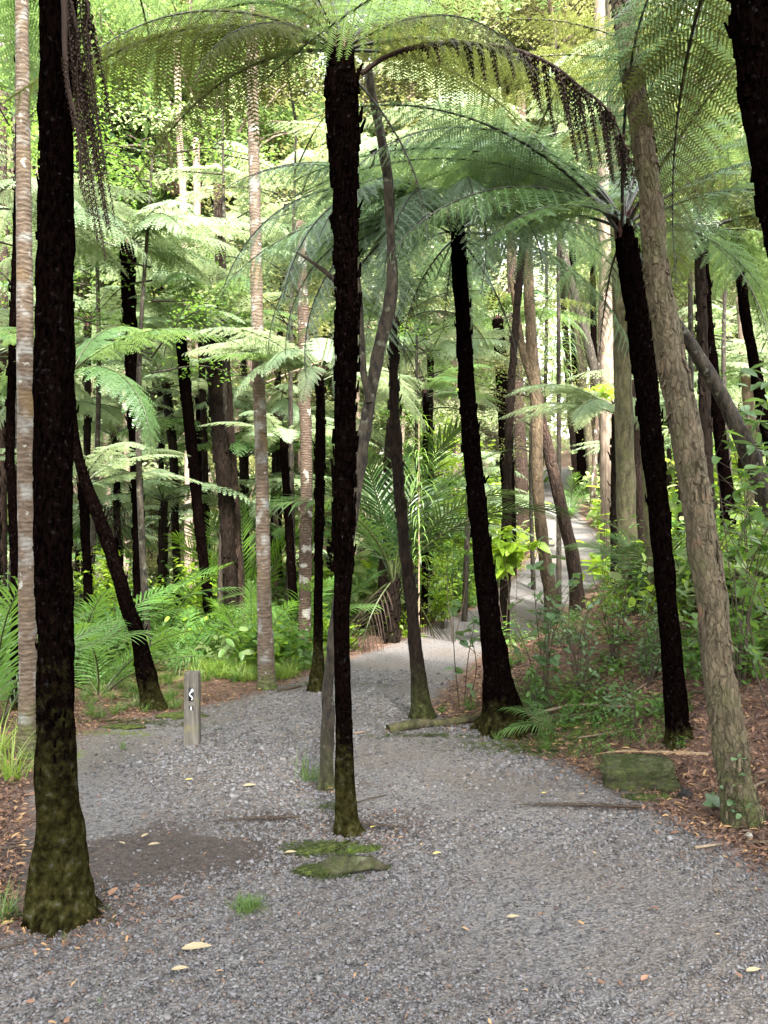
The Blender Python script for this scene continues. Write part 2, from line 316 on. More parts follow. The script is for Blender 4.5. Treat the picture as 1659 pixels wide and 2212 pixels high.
# ---- fern fronds, palm fronds
def frond(L=1.9, a0=48, a1=-38, npin=28, npl=18, plen=.40, droop=.25, s0=.13, seed=1, mat='fern', pw=1.0, tip=.25, stip='stipe', pow_=1.0):
    r = np.random.RandomState(seed); n = 30; s = np.linspace(0, 1, n + 1)
    ang = np.radians(a0 + (a1 - a0)*s**pow_)
    P = np.zeros((n + 1, 3)); P[1:, 0] = np.cumsum(np.cos(ang[1:])*L/n); P[1:, 2] = np.cumsum(np.sin(ang[1:])*L/n)
    P[:, 1] += .03*L*np.sin(s*3 + seed)*s
    A = Acc(); V, F = tube(P, .011*(1 - .88*s) + .0012, 5, cap=False); A.add(V, F, 1)
    k = np.arange(npin); sp = (k + .5)/npin
    for side in (-1, 1):
        jit = r.rand(npin)*.3/npin; ssn = s0 + (1 - s0)*np.clip(sp + jit, 0, .995)
        p0 = np.stack([np.interp(ssn, s, P[:, i]) for i in range(3)], 1); an = np.interp(ssn, s, ang)
        T = np.stack([np.cos(an), 0*an, np.sin(an)], 1); Nn = np.stack([-np.sin(an), 0*an, np.cos(an)], 1)
        fwd = np.radians(18 + 34*sp + r.randn(npin)*3)
        d = np.sin(fwd)[:, None]*T + np.cos(fwd)[:, None]*np.array([0, side, 0]) - (droop*.5 + .06*r.randn(npin))[:, None]*Nn
        d = nrm(d); ln = plen*L/1.9*np.minimum(1, .5 + sp*2.0)*(1 - sp)**.62*(1 + .08*r.randn(npin)) + .012
        t = (np.arange(npl + 1))/npl
        C = p0[:, None] + d[:, None]*(ln[:, None]*t)[..., None]; C[..., 2] -= (ln*droop)[:, None]*t**2*(.8 + .3*r.rand(npin)[:, None])
        pd = nrm(np.gradient(C, axis=1)); q = nrm(np.cross(Nn[:, None] + 0*pd, pd)); nn = np.cross(pd, q)
        tint = np.clip(.45 + .18*r.randn(npin), 0, 1)
        # costa strip
        w = .0028*(1 - t*.7)[None, :, None]*L/1.9
        Vc = np.stack([C - q*w, C + q*w], 2).reshape(-1, 3); i0 = (np.arange(npin)[:, None]*(npl + 1) + np.arange(npl)[None])*2
        A.add(Vc, np.stack([i0, i0 + 1, i0 + 3, i0 + 2], -1).reshape(-1, 4), 0, .95)
        tm = (np.arange(npl) + .6)/npl; Cm = C[:, :-1]*.4 + C[:, 1:]*.6; pm = pd[:, :-1]; qm = q[:, :-1]; nm = nn[:, :-1]
        ll = (ln[:, None]*.20*pw*(1 - tm[None])**.55 + .003)*(1 + .12*r.randn(npin, npl)); ww = (ln[:, None]/npl*(.36 if npl > 14 else .44))*np.ones((1, npl))
        for sg in (-1, 1):
            dq = nrm(sg*qm*.86 + pm*.42 - nm*(.22 + .15*r.randn(npin, npl)[..., None]))
            b0 = Cm - pm*ww[..., None]; b1 = Cm + pm*ww[..., None]; e = Cm + dq*ll[..., None]
            Vp = np.stack([b0, e - pm*ww[..., None]*tip, e + pm*ww[..., None]*tip, b1], 2).reshape(-1, 3)
            Fp = np.arange(len(Vp)).reshape(-1, 4); A.add(Vp, Fp, 0, np.repeat(np.clip(tint[:, None] + .12*r.randn(npin, npl), 0, 1).ravel(), 4))
    return A.mesh([mat, stip])
def palm_frond(L=1.8, a0=65, a1=-10, n=26, ll=.55, lw=.022, droop=.35, seed=1, mat='palm', flat=1.0, stip='stipe'):
    r = np.random.RandomState(seed); m_ = 24; s = np.linspace(0, 1, m_ + 1); ang = np.radians(a0 + (a1 - a0)*s)
    P = np.zeros((m_ + 1, 3)); P[1:, 0] = np.cumsum(np.cos(ang[1:])*L/m_); P[1:, 2] = np.cumsum(np.sin(ang[1:])*L/m_)
    A = Acc(); V, F = tube(P, .013*(1 - .85*s) + .0015, 5, cap=False); A.add(V, F, 1)
    for side in (-1, 1):
        for k in range(n):
            q = (k + .5)/n; sx = .12 + .88*q; p0 = np.array([np.interp(sx, s, P[:, i]) for i in range(3)]); an = np.interp(sx, s, ang)
            T = np.array([math.cos(an), 0, math.sin(an)]); Nn = np.array([-math.sin(an), 0, math.cos(an)])
            fw = math.radians(35 + 30*q + r.randn()*4); d = nrm(T*math.sin(fw) + np.array([0, side, 0])*math.cos(fw)*flat + Nn*.15)
            ln = ll*min(1, .55 + q*1.5)*(1 - q)**.35*(1 + .07*r.randn()) + .04; t = np.linspace(0, 1, 5)[:, None]
            C = p0 + d*ln*t; C[:, 2] -= (ln*droop*(.7 + .6*r.rand())*t**2)[:, 0]
            wv = nrm(np.cross(d, Nn))*lw*np.array([.5, 1, .85, .5, .05])[:, None]*L/1.8
            Vv = np.stack([C - wv*.5, C + wv*.5], 1).reshape(-1, 3); i0 = np.arange(4)*2
            A.add(Vv, np.stack([i0, i0 + 1, i0 + 3, i0 + 2], -1), 0, np.clip(.5 + .25*r.randn(), 0, 1))
    return A.mesh([mat, stip])
def blade(L, w, a0, a1, seed=0, n=5):
    s = np.linspace(0, 1, n + 1); ang = np.radians(a0 + (a1 - a0)*s); P = np.zeros((n + 1, 3))
    P[1:, 0] = np.cumsum(np.cos(ang[1:])*L/n); P[1:, 2] = np.cumsum(np.sin(ang[1:])*L/n)
    ww = w*.5*np.minimum(1, .6 + s*2)*(1 - s**2.5) + .0003
    V = np.stack([P + np.array([0, 1, 0])*ww[:, None], P - np.array([0, 1, 0])*ww[:, None]], 1).reshape(-1, 3); i0 = np.arange(n)*2
    return V, np.stack([i0, i0 + 1, i0 + 3, i0 + 2], -1)
def rotz(V, a): c_, s_ = math.cos(a), math.sin(a); return V @ np.array([[c_, s_, 0], [-s_, c_, 0], [0, 0, 1]])
def tuft_mesh(n, L, w, spread, seed, mat, a0=(50, 88), a1=(-40, 60), base=.03):
    r = np.random.RandomState(seed); A = Acc()
    for k in range(n):
        V, F = blade(L*(.5 + .6*r.rand()), w*(.7 + .5*r.rand()), r.uniform(*a0), r.uniform(*a1)); a = r.rand()*6.283
        V = rotz(V, a); q = r.randn(2)*base; V[:, :2] += q; A.add(V, F, 0, r.rand())
    return A.mesh([mat])
def leafshape(L=1., w=.5, fold=.12, curve=.15, heart=False):
    """a leaf blade along +X: eight faces, folded on the midrib"""
    xs = np.array([0, .12, .35, .62, .85, 1.]); ws = np.array([.05, .62 if not heart else .9, 1., .85, .45, .02])*w*.5
    if heart: xs = np.array([-.08, .1, .35, .62, .85, 1.])
    V = []
    for x, q in zip(xs, ws): z = -curve*x*x; V += [(x*L, q*L, (z + fold*q/w)*L), (x*L, 0, z*L), (x*L, -q*L, (z + fold*q/w)*L)]
    F = []
    for i in range(5): F += [(3*i, 3*i+1, 3*i+4, 3*i+3), (3*i+1, 3*i+2, 3*i+5, 3*i+4)]
    return np.array(V), np.array(F)
LV, LF = leafshape()
QV = np.array([(0, 0, 0), (.45, .3, .06), (1, 0, -.1), (.45, -.3, .06)]); QF = np.array([(0, 1, 2, 3)])
def euler_mats(r, n, tilt=1.0):
    az = r.rand(n)*2*np.pi; el = (r.rand(n) - .6)*tilt*1.6; ro = r.randn(n)*.6*tilt
    ca, sa, ce, se, cr, sr = np.cos(az), np.sin(az), np.cos(el), np.sin(el), np.cos(ro), np.sin(ro)
    X = np.stack([ca*ce, sa*ce, se], 1); Y = np.stack([-sa, ca, 0*ca], 1); Z = np.cross(X, Y)
    Y2 = Y*cr[:, None] + Z*sr[:, None]; Z2 = -Y*sr[:, None] + Z*cr[:, None]
    return np.stack([X, Y2, Z2], 2)
def leaves(A, P, size, r, tilt=1.0, shape=(QV, QF), mi=0, tint=None):
    n = len(P); V0, F0 = shape; Rm = euler_mats(r, n, tilt); s = size*(.6 + .8*r.rand(n))
    V = np.einsum('nij,kj->nki', Rm, V0)*s[:, None, None] + P[:, None]; k = len(V0)
    F = (np.arange(n)[:, None, None]*k + F0[None]).reshape(-1, 4)
    tt = np.clip(r.rand(n) if tint is None else tint + .2*r.randn(n), 0, 1)
    A.add(V.reshape(-1, 3), F, mi, np.repeat(tt, k))
# ---- geometry-node scatter, for what nobody could count
def scatter(name, P, Rot, Sc, tmpl, kind='stuff'):
    me = bpy.data.meshes.new(name); me.vertices.add(len(P)); me.vertices.foreach_set('co', np.asarray(P, np.float32).ravel())
    for nm, dat in (('rot', Rot), ('scl', Sc)):
        a = me.attributes.new(nm, 'FLOAT_VECTOR', 'POINT'); a.data.foreach_set('vector', np.asarray(dat, np.float32).ravel())
    a = me.attributes.new('pick', 'INT', 'POINT'); a.data.foreach_set('value', np.random.RandomState(3).randint(0, len(tmpl), len(P)).astype(np.int32))
    o = ob(name, me, kind=kind)
    g = bpy.data.node_groups.new(name, 'GeometryNodeTree'); g.interface.new_socket('Geometry', in_out='INPUT', socket_type='NodeSocketGeometry'); g.interface.new_socket('Geometry', in_out='OUTPUT', socket_type='NodeSocketGeometry')
    I = g.nodes.new('NodeGroupInput'); O = g.nodes.new('NodeGroupOutput'); ip = g.nodes.new('GeometryNodeInstanceOnPoints')
    mp = g.nodes.new('GeometryNodeMeshToPoints'); g.links.new(I.outputs[0], mp.inputs[0]); g.links.new(mp.outputs[0], ip.inputs['Points'])
    j = g.nodes.new('GeometryNodeGeometryToInstance')
    for me_ in reversed(tmpl):
        to = bpy.data.objects.new(me_.name + '_shape', me_); oi_ = g.nodes.new('GeometryNodeObjectInfo'); oi_.inputs['Object'].default_value = to
        oi_.inputs['As Instance'].default_value = True; g.links.new(oi_.outputs['Geometry'], j.inputs[0])
    g.links.new(j.outputs[0], ip.inputs['Instance'])
    # picking: an instance list made of whole objects
    ip.inputs['Pick Instance'].default_value = True
    jg = g.nodes.new('GeometryNodeJoinGeometry')
    for l in list(j.inputs[0].links): g.links.new(l.from_socket, jg.inputs[0])
    g.links.new(jg.outputs[0], ip.inputs['Instance']); g.nodes.remove(j)
    def attr(nm, ty):
        n = g.nodes.new('GeometryNodeInputNamedAttribute'); n.data_type = ty; n.inputs['Name'].default_value = nm; return n.outputs['Attribute']
    g.links.new(attr('pick', 'INT'), ip.inputs['Instance Index']); g.links.new(attr('scl', 'FLOAT_VECTOR'), ip.inputs['Scale'])
    er = g.nodes.new('FunctionNodeEulerToRotation'); g.links.new(attr('rot', 'FLOAT_VECTOR'), er.inputs[0]); g.links.new(er.outputs[0], ip.inputs['Rotation'])
    g.links.new(ip.outputs[0], O.inputs[0]); md = o.modifiers.new('scatter', 'NODES'); md.node_group = g
    return o

# ------------------------------------------------------------ ground sheet
def axis(segs):
    out = []
    for a, b_, st in segs: out += list(np.arange(a, b_, st))
    return np.array(out + [segs[-1][1]])
gx = axis([(-400, -60, 20), (-60, -15, 2.5), (-15, -4, .4), (-4, 4, .06), (4, 12, .2), (12, 30, .8), (30, 60, 3), (60, 400, 20)])
gy = axis([(-60, 0, 6), (0, 2, .25), (2, 8, .06), (8, 14, .12), (14, 40, .35), (40, 90, 2), (90, 500, 20)])
X, Y = np.meshgrid(gx, gy); Z = H(X, Y)
xr = np.interp(Y, PY, XR); xl = np.interp(Y, LY, XL)
gravel = np.clip(.5 + np.minimum((X - xl)*.6, xr - X)/.6, 0, 1)
def blob(px, py, rx, ry): return np.exp(-((X - px)/rx)**2 - ((Y - py)/ry)**2)
def gb(u, v): p_ = G(u, v); return p_.x, p_.y
feet = [(132, 1985, .42, .30), (752, 1800, .30, .20), (705, 1703, .25, .16), (1090, 1580, .40, .25), (912, 1552, .25, .16), (416, 1608, .12, .08), (686, 1492, .25, .15)]
dirt = sum(.75*blob(*gb(a, b_), c_, d_) for a, b_, c_, d_ in feet) + .95*blob(*gb(420, 1845), .50, .30) + .8*blob(*gb(300, 1860), .5, .3) + .75*blob(*gb(660, 1760), .55, .28) + .5*blob(*gb(790, 1800), .5, .2) + .5*blob(*gb(0, 1850), 1.0, .45)
mossa = .75*blob(*gb(1160, 1620), .6, .22) + .8*blob(*gb(690, 1835), .18, .12) + .6*blob(*gb(720, 1740), .16, .12) + .6*blob(*gb(240, 1585), .5, .12) + .7*blob(*gb(1230, 1570), .5, .2) + .8*blob(*gb(30, 1650), .5, .35) + .5*blob(*gb(1120, 1520), .9, .5)
mossa = mossa + .55*((X < xl - 1.3) & (Y > 8.5) & (Y < 40)) + .35*((X > xr + .3) & (Y > 8.5) & (Y < 45))
ny, nx = X.shape; i = np.arange(ny - 1)[:, None]; j = np.arange(nx - 1)[None]
F = np.stack([i*nx + j, i*nx + j + 1, (i + 1)*nx + j + 1, (i + 1)*nx + j], -1).reshape(-1, 4)
V = np.stack([X, Y, Z + .006*np.sin(X*37)*np.sin(Y*41)], -1).reshape(-1, 3)
ob('ground', mk(V, F, 'ground', None, {'gravel': gravel.ravel(), 'dirt': dirt.ravel(), 'moss': mossa.ravel()}, True, 'ground'), kind='structure')

# ---- gravel stones and litter
def stone_mesh(seed):
    r = np.random.RandomState(seed); V = np.array([(a, b_, c_) for a in (-1, 1) for b_ in (-1, 1) for c_ in (-1, 1)], float)*np.array([.5, .4, .24])
    V *= (.65 + .6*r.rand(8, 1)); V += r.randn(8, 3)*.07
    F = np.array([(0, 1, 3, 2), (4, 6, 7, 5), (0, 4, 5, 1), (2, 3, 7, 6), (0, 2, 6, 4), (1, 5, 7, 3)]); return mk(V, F, 'stone', name='stone')
stones = [stone_mesh(k) for k in range(7)]
def sample(n, y0, y1, r, dens=None):
    """points on the ground inside the view, with about equal count per screen area"""
    y = y0*(y1/y0)**(r.rand(n)) if dens is None else dens(r, n)
    half = .56*y + .3; x = (r.rand(n)*2 - 1)*half; return x, y
def mask(x, y):
    a = np.interp(y, PY, XR); b_ = np.interp(y, LY, XL); return np.minimum(x - b_, a - x)
dirt_spots = [(gb(420, 1845), .5, .33), (gb(280, 1860), .45, .25), (gb(660, 1770), .4, .2)]
r = np.random.RandomState(5)
x, y = sample(270000, 2.0, 9.5, r)
mk_ = mask(x, y); w = np.array([noise.noise(Vector((a*1.3, b_*1.3, 3))) for a, b_ in zip(x[::1], y[::1])])
w2 = np.array([noise.noise(Vector((a*.8 + 9, b_*.45, 7))) for a, b_ in zip(x, y)]); dd = np.zeros_like(x)
for (q, rx, ry) in dirt_spots: dd = np.maximum(dd, np.exp(-((x - q[0])/rx)**2 - ((y - q[1])/ry)**2))
keep = (r.rand(len(x)) < np.clip((mk_ + .28)/np.where(x < 0, .95, .6), 0, 1)**1.4*(1 - .95*ss(.25, .85, dd + w*.7))*np.clip(.75 - ss(-.1, .3, w2)*.75 - w*1.1, .10, 1))
x, y = x[keep], y[keep]; n = len(x); sz = np.clip(.0078*(1 + .42*r.randn(n)), .003, .02)*np.clip(y/3.6, .9, 1.6)
big = r.rand(n) < .01; sz[big] *= 1.7
scatter('gravel', np.stack([x, y, H(x, y) + sz*.12], 1), np.stack([r.randn(n)*.35, r.randn(n)*.35, r.rand(n)*6.28], 1), np.stack([sz*1.25, sz*1.1, sz*(.8 + .5*r.rand(n))], 1), stones)
# fallen leaves and needles off the gravel
def leaf_t(mat, V, F, name):
    me = mk(V, F, mat, None, {'tint': np.full(len(V), .5)}, name=name); return me
def strap_t(mat, L, w, c): V, F = blade(L, w, c, -c, n=3); return leaf_t(mat, V, F, 'strip')
lt = [leaf_t('litter', LV*np.array([1, .9, 1.6]), LF, 'dry_leaf'), leaf_t('litter', LV*np.array([1, .55, 2.4]), LF, 'narrow_leaf'), leaf_t('needle', LV*np.array([1, .7, 2.8]), LF, 'dark_leaf'), leaf_t('dead_pale', LV*np.array([1, .6, 1.5]), LF, 'pale_leaf'), strap_t('litter', 1.6, .12, 20), strap_t('needle', 2.2, .1, 12), strap_t('needle', 1.6, .2, 30)]
r = np.random.RandomState(9)
x, y = sample(170000, 2.2, 13, r); mk_ = mask(x, y)
pr = np.where(mk_ > -.1, .009 + .6*np.clip(.42 - mk_, 0, .5)**1.6, .85); pr = np.where((x < 0) & (mk_ < 0) & (y > 8), .3, pr)
for a, b_, c_, d_ in feet: q = gb(a, b_); pr = pr + .30*np.exp(-((x - q[0])/c_)**2 - ((y - q[1])/d_)**2)
keep = r.rand(len(x)) < pr; x, y = x[keep], y[keep]; n = len(x); sz = .042*(.4 + .9*r.rand(n)**1.5)*np.where(mask(x, y) > .1, .62, 1)*np.where(x > 0, 1.15, 1)
scatter('leaf_litter', np.stack([x, y, H(x, y) + .006 + .008*r.rand(n)], 1), np.stack([r.randn(n)*.45, r.randn(n)*.35, r.rand(n)*6.28], 1), np.stack([sz, sz, sz], 1), lt)

# ------------------------------------------------------------ trunks
def trunk_mesh(P, Rr, mat, step=.05, sides=18, rough=.10, fr=(9, 9, 4), seed=0., moss_h=0., moss_side=0., stubs=0, stub_h=(0, 99), stub_mat='bark_fern', flakes=0, branches=(), stub_len=.055):
    """P, Rr relative to the base. Old frond stubs and bark flakes are real pieces of the same bark."""
    Pp, rr = smoothpath(P, Rr, step); r = np.random.RandomState(int(seed*7) + 3)
    def disp(i, th, PP, RR):
        out = np.ones((len(PP), len(th)))
        for a in range(len(PP)):
            for b_, t_ in enumerate(th):
                v = Vector((math.cos(t_)*fr[0]*.12, math.sin(t_)*fr[1]*.12, PP[a][2]*fr[2]))
                out[a, b_] = 1 + rough*1.6*noise.noise(v + Vector((seed, 0, 0))) + rough*.9*noise.noise(v*3.1 + Vector((0, seed, 0)))
        return out
    V, F = tube(Pp, rr, sides, disp); A = Acc(); z = V[:, 2]
    ms = np.clip(1 - z/max(moss_h, .01), 0, 1) if moss_h else np.zeros(len(V))
    if moss_side: ms = np.maximum(ms, moss_side)
    A.add(V, F, 0, .5, ms)
    L_ = np.concatenate([[0], np.cumsum(np.linalg.norm(np.diff(Pp, axis=0), axis=1))])
    for k in range(stubs):                          # upward-pointing dead frond bases / curled flakes
        q = r.uniform(stub_h[0], min(stub_h[1], L_[-1])); c_ = np.array([np.interp(q, L_, Pp[:, i]) for i in range(3)]); rad = np.interp(q, L_, rr)
        a = r.rand()*6.283; o_ = np.array([math.cos(a), math.sin(a), 0]); tn = np.array([-math.sin(a), math.cos(a), 0]); up = np.array([0, 0, 1.])
        ln = stub_len*(.6 + .8*r.rand()); wd = ln*.26; b0 = c_ + o_*rad*.93
        out = .05 + .22*r.rand() + (.35 if r.rand() < .08 else 0); tip_ = b0 + up*ln + o_*ln*out
        Vq = [b0 - tn*wd, b0 + tn*wd, b0 + o_*wd*1.1, tip_ - tn*wd*.35, tip_ + tn*wd*.35, tip_ + o_*wd*.4]
        A.add(Vq, [(0, 2, 5, 3), (2, 1, 4, 5), (1, 0, 3, 4)], 0, .5, 0)
    for k in range(flakes):
        q = r.uniform(.1, L_[-1]); c_ = np.array([np.interp(q, L_, Pp[:, i]) for i in range(3)]); rad = np.interp(q, L_, rr)
        a = r.rand()*6.283; o_ = np.array([math.cos(a), math.sin(a), 0]); tn = np.array([-math.sin(a), math.cos(a), 0]); up = np.array([0, 0, 1.])
        ln = .02 + .08*r.rand()**1.6; wd = .006 + .014*r.rand(); tl = r.randn()*.25; tn = tn + up*tl; b0 = c_ + o_*rad*1.005
        Vq = [b0 - tn*wd + up*ln, b0 + tn*wd + up*ln, b0 - tn*wd*.9 + o_*.005, b0 + tn*wd + o_*.004, b0 - tn*wd*.4 + o_*.014 - up*.012, b0 + tn*wd*.5 + o_*.013 - up*.015,
              b0 - tn*wd + up*ln - o_*.01, b0 + tn*wd + up*ln - o_*.01, b0 - tn*wd*.9, b0 + tn*wd]
        A.add(Vq, [(0, 1, 3, 2), (2, 3, 5, 4), (0, 2, 8, 6), (1, 7, 9, 3)], 0, .5, 0)
    for (bp, br) in branches:
        bp2, br2 = smoothpath(bp, br, .06); Vb, Fb = tube(bp2, br2, 8, disp); A.add(Vb, Fb, 0, .5, moss_side)
    return A.mesh([mat], True)
def place(spec, Y=None, dY=0., base=None):
    """picture points (u, v, width) of one trunk -> points and radii about its base; dY: how much farther the top leans"""
    b_ = base if base is not None else (G(spec[0][0], spec[0][1]) if Y is None else at(spec[0][0], spec[0][1], Y))
    if Y is not None and base is None: b_.z = h(b_.x, b_.y)
    Yb = b_.y; P = []; Rr = []; v0, v1 = spec[0][1], spec[-1][1]
    for (u, v, w_) in spec:
        Yq = Yb + dY*(v0 - v)/(v0 - v1); q = at(u, v, Yq); P.append(np.array(q - b_)); Rr.append(w_*.5*Yq/FPX)
    if Y is None: P[0] = np.zeros(3)
    P.insert(0, np.array([P[0][0], P[0][1], min(P[0][2], 0) - .12])); Rr.insert(0, Rr[0]*1.08)
    return b_, P, Rr
# ---- frond templates
FR = {}
def fam(key, mat, stip='stipe', lod=0):
    kw = {0: dict(npin=25, npl=20, pw=.95), 1: dict(npin=26, npl=12, pw=1.2, tip=.5), 2: dict(npin=18, npl=6, pw=1.35, tip=.6)}[lod]; L_ = 1.9
    FR[key] = [frond(L_, 42, -30, seed=3, mat=mat, stip=stip, **kw), frond(L_, 58, -42, seed=5, mat=mat, stip=stip, droop=.32, **kw),
               frond(L_, 30, -22, seed=8, mat=mat, stip=stip, droop=.18, **kw), frond(L_, 66, -15, seed=11, mat=mat, stip=stip, droop=.22, **kw),
               frond(L_, 35, -72, seed=13, mat=mat, stip=stip, droop=.30, **kw), frond(L_, 30, -46, seed=15, mat=mat, stip=stip, droop=.55, **kw), frond(L_, 22, -36, seed=17, mat=mat, stip=stip, droop=.45, **kw)]
fam('green', 'fern', 'stipe_dark'); fam('silver', 'fern_silver', 'stipe_dark'); fam('olive', 'fern_olive', 'stipe_dark'); fam('pale1', 'fern_pale', lod=1); fam('green1', 'fern', lod=1)
fam('pale2', 'fern_pale', lod=2); fam('green2', 'fern', lod=2); fam('olive2', 'fern_olive', lod=2); fam('silver1', 'fern_silver', lod=1)
DEADF = [frond(1.5, -40, -88, npin=18, npl=7, plen=.16, droop=.9, seed=21, mat='dead', stip='stipe_dark'), frond(1.2, -20, -86, npin=16, npl=7, plen=.13, droop=.9, seed=22, mat='dead', stip='stipe_dark')]
def crown(t, top, fams, n, sc, seed, az0=0., tilt=(-14, 14), extra=(), dead=0, kinds=(0, 1, 2, 3, 0, 4), gap=None, lean=0., crozier=True, rad=.05):
    r = random.Random(seed); fams = fams if isinstance(fams, (list, tuple)) else [fams]
    for k in range(n):
        a = az0 + k*137.5 + r.uniform(-14, 14)
        if gap and gap[0] < (a % 360) < gap[1]: continue
        me = FR[r.choice(fams)][kinds[k % len(kinds)]]
        ob('frond', me, t, (top[0] + math.cos(R(a))*rad*.5, top[1] + math.sin(R(a))*rad*.5, top[2] - r.random()*.08), (r.uniform(-.12, .12), R(-r.uniform(*tilt)), R(a)), sc*r.uniform(.85, 1.12))
    for (a, kd, s_, ti, fm) in extra:
        ob('frond', FR[fm][kd], t, tuple(top), (0, R(-ti), R(a)), sc*s_)
    for k in range(dead):
        a = az0 + k*97 + r.uniform(-20, 20); ob('dead_frond', DEADF[k % 2], t, (top[0] + math.cos(R(a))*rad, top[1] + math.sin(R(a))*rad, top[2] - .12), (0, 0, R(a)), sc*r.uniform(.6, .9))
    if crozier:
        A = Acc()
        for k in range(26):
            a = r.random()*6.28; q = rad*(.3 + .6*r.random()); V, F = blade(.10 + .08*r.random(), .02, 80, 60, n=3); V = rotz(V, a); V[:, 0] += math.cos(a)*q; V[:, 1] += math.sin(a)*q; A.add(V + np.array([0, 0, -.04]), F, 0)
        V, F = tube(np.array([[0, 0, -.12], [0, 0, 0], [0, 0, .06], [0, 0, .09]]), [rad*.9, rad, rad*.6, .01], 10); A.add(V, F, 0)
        ob('crown_bud', A.mesh(['scale_red']), t, tuple(top))
SEED = [1.]
def fern_tree(label, spec, fams=None, n=14, sc=1.0, Y=None, dY=0., bark_='bark_fern', sides=18, step=.05, rough=.10, moss=.45, stubs=60, stub_h=(.5, 99), group=None, crown_kw=None, name='tree_fern', flakes=0, stub_len=.055):
    SEED[0] += 1.37; b_, P, Rr = place(spec, Y, dY); t = thing(name, label, 'tree fern', b_, group); Rr = [q*(.84 + .16*math.exp(-max(p_[2], 0)/.35)) for q, p_ in zip(Rr, P)]
    ob('trunk', trunk_mesh(P, Rr, bark_, step, sides, rough, seed=SEED[0], moss_h=moss, stubs=stubs, stub_h=stub_h, stub_len=stub_len), t)
    if fams: crown(t, P[-1], fams, n, sc, int(SEED[0]*100), rad=max(.03, Rr[-1]*.8), **(crown_kw or {}))
    return t, P, Rr
def bare_tree(label, spec, bark_, Y=None, dY=0., sides=14, step=.06, rough=.08, moss=.3, moss_side=0., flakes=0, branches=(), name='tree', group=None, fr=(9, 9, 3), stubs=0, cat='tree'):
    SEED[0] += 1.37; b_, P, Rr = place(spec, Y, dY); t = thing(name, label, cat, b_, group)
    bl = []
    for br in branches:
        _b, bp, brr = place(br[1:], None, 0, base=None) if False else (None, [np.array(at(u, v, br[0]) - b_) for (u, v, w_) in br[1:]], [w_*.5*br[0]/FPX for (u, v, w_) in br[1:]])
        bl.append((bp, brr))
    ob('trunk', trunk_mesh(P, Rr, bark_, step, sides, rough, fr=fr, seed=SEED[0], moss_h=moss, moss_side=moss_side, flakes=flakes, branches=bl, stubs=stubs), t)
    return t, P, Rr

# ================================================================= the near trees
K = 'black tree fern trunks standing round the path'
t1, P1, R1 = fern_tree('massive black fibrous tree fern trunk with green lichened flared base beside the gravel', [(132, 1980, 148), (130, 1930, 138), (127, 1840, 118), (124, 1740, 100), (121, 1600, 90), (118, 1350, 88), (115, 1100, 92), (116, 850, 96), (119, 600, 92), (121, 350, 84), (124, 120, 84), (126, 0, 92), (128, -420, 80)],
    'green', 10, 1.25, sides=30, step=.03, rough=.10, moss=1.5, stubs=1100, stub_h=(.7, 99), stub_len=.026)
t2, P2, R2 = fern_tree('slim black tree fern in mid path with frond stubs and arching olive fronds', [(752, 1800, 64), (749, 1770, 54), (746, 1700, 46), (742, 1550, 42), (738, 1400, 40), (740, 1250, 46), (743, 1100, 50), (746, 900, 54), (750, 700, 56), (747, 500, 60), (745, 400, 60), (742, 270, 84), (738, 200, 86), (737, 140, 70), (737, 112, 50)],
    None, sides=24, step=.035, rough=.10, moss=.8, stubs=420, stub_h=(1.5, 99), stub_len=.06)
crown(t2, P2[-1], ['olive', 'olive', 'green'], 0, 1.0, 77, rad=.05, extra=[
    (180, 5, 1.0, -2, 'olive'), (168, 6, 1.12, 6, 'olive'), (206, 5, .8, -8, 'olive'), (228, 5, .6, -20, 'olive'), (155, 5, .9, -8, 'olive'), (150, 1, .9, 5, 'green'), (135, 3, 1.0, 4, 'green'), (110, 3, 1.0, 8, 'green'), (85, 3, .9, 10, 'green'), (60, 3, 1.0, 0, 'green'),
    (30, 6, .85, 0, 'olive'), (8, 5, .8, -4, 'olive'), (-12, 6, .75, -10, 'olive'), (-35, 5, .7, -14, 'olive'), (45, 1, .95, 2, 'olive'), (240, 1, .55, -5, 'olive'), (172, 3, 1.0, 6, 'green')], dead=2)
t4, P4, R4 = fern_tree('black tree fern with widely flared base and drooping silvery crown behind the mossy log', [(1090, 1580, 128), (1088, 1550, 106), (1080, 1500, 84), (1070, 1430, 66), (1058, 1330, 54), (1045, 1220, 50), (1032, 1100, 48), (1020, 980, 46), (1010, 860, 42), (1003, 740, 38), (995, 620, 40), (988, 490, 36)],
    ['silver'], 16, .98, sides=22, step=.05, moss=.4, stubs=150, stub_h=(1.2, 99), crown_kw=dict(az0=20, kinds=(4, 5, 1, 4, 0, 6), tilt=(-20, 4), dead=4, extra=[(203, 4, 1.15, -26, 'silver'), (190, 4, 1.1, -18, 'silver'), (216, 4, 1.2, -34, 'silver'), (236, 4, 1.0, -30, 'silver'), (178, 5, 1.2, -6, 'silver'), (208, 5, 1.1, 8, 'silver'), (200, 4, 1.25, 0, 'silver'), (185, 4, 1.15, -14, 'silver'), (222, 4, 1.2, -8, 'silver'), (245, 4, 1.0, -10, 'silver'), (170, 5, 1.0, 4, 'silver'), (300, 4, .8, -16, 'silver'), (330, 5, .9, -6, 'green')]))
t5, P5, R5 = fern_tree('straight jet black tree fern on the bank with a huge green crown', [(1467, 1600, 62), (1462, 1560, 52), (1455, 1450, 50), (1440, 1300, 50), (1428, 1150, 52), (1412, 1000, 54), (1398, 860, 58), (1385, 740, 62), (1368, 620, 60), (1355, 540, 56), (1345, 480, 44)],
    None, sides=22, step=.045, moss=.15, stubs=160, stub_h=(1.5, 99))
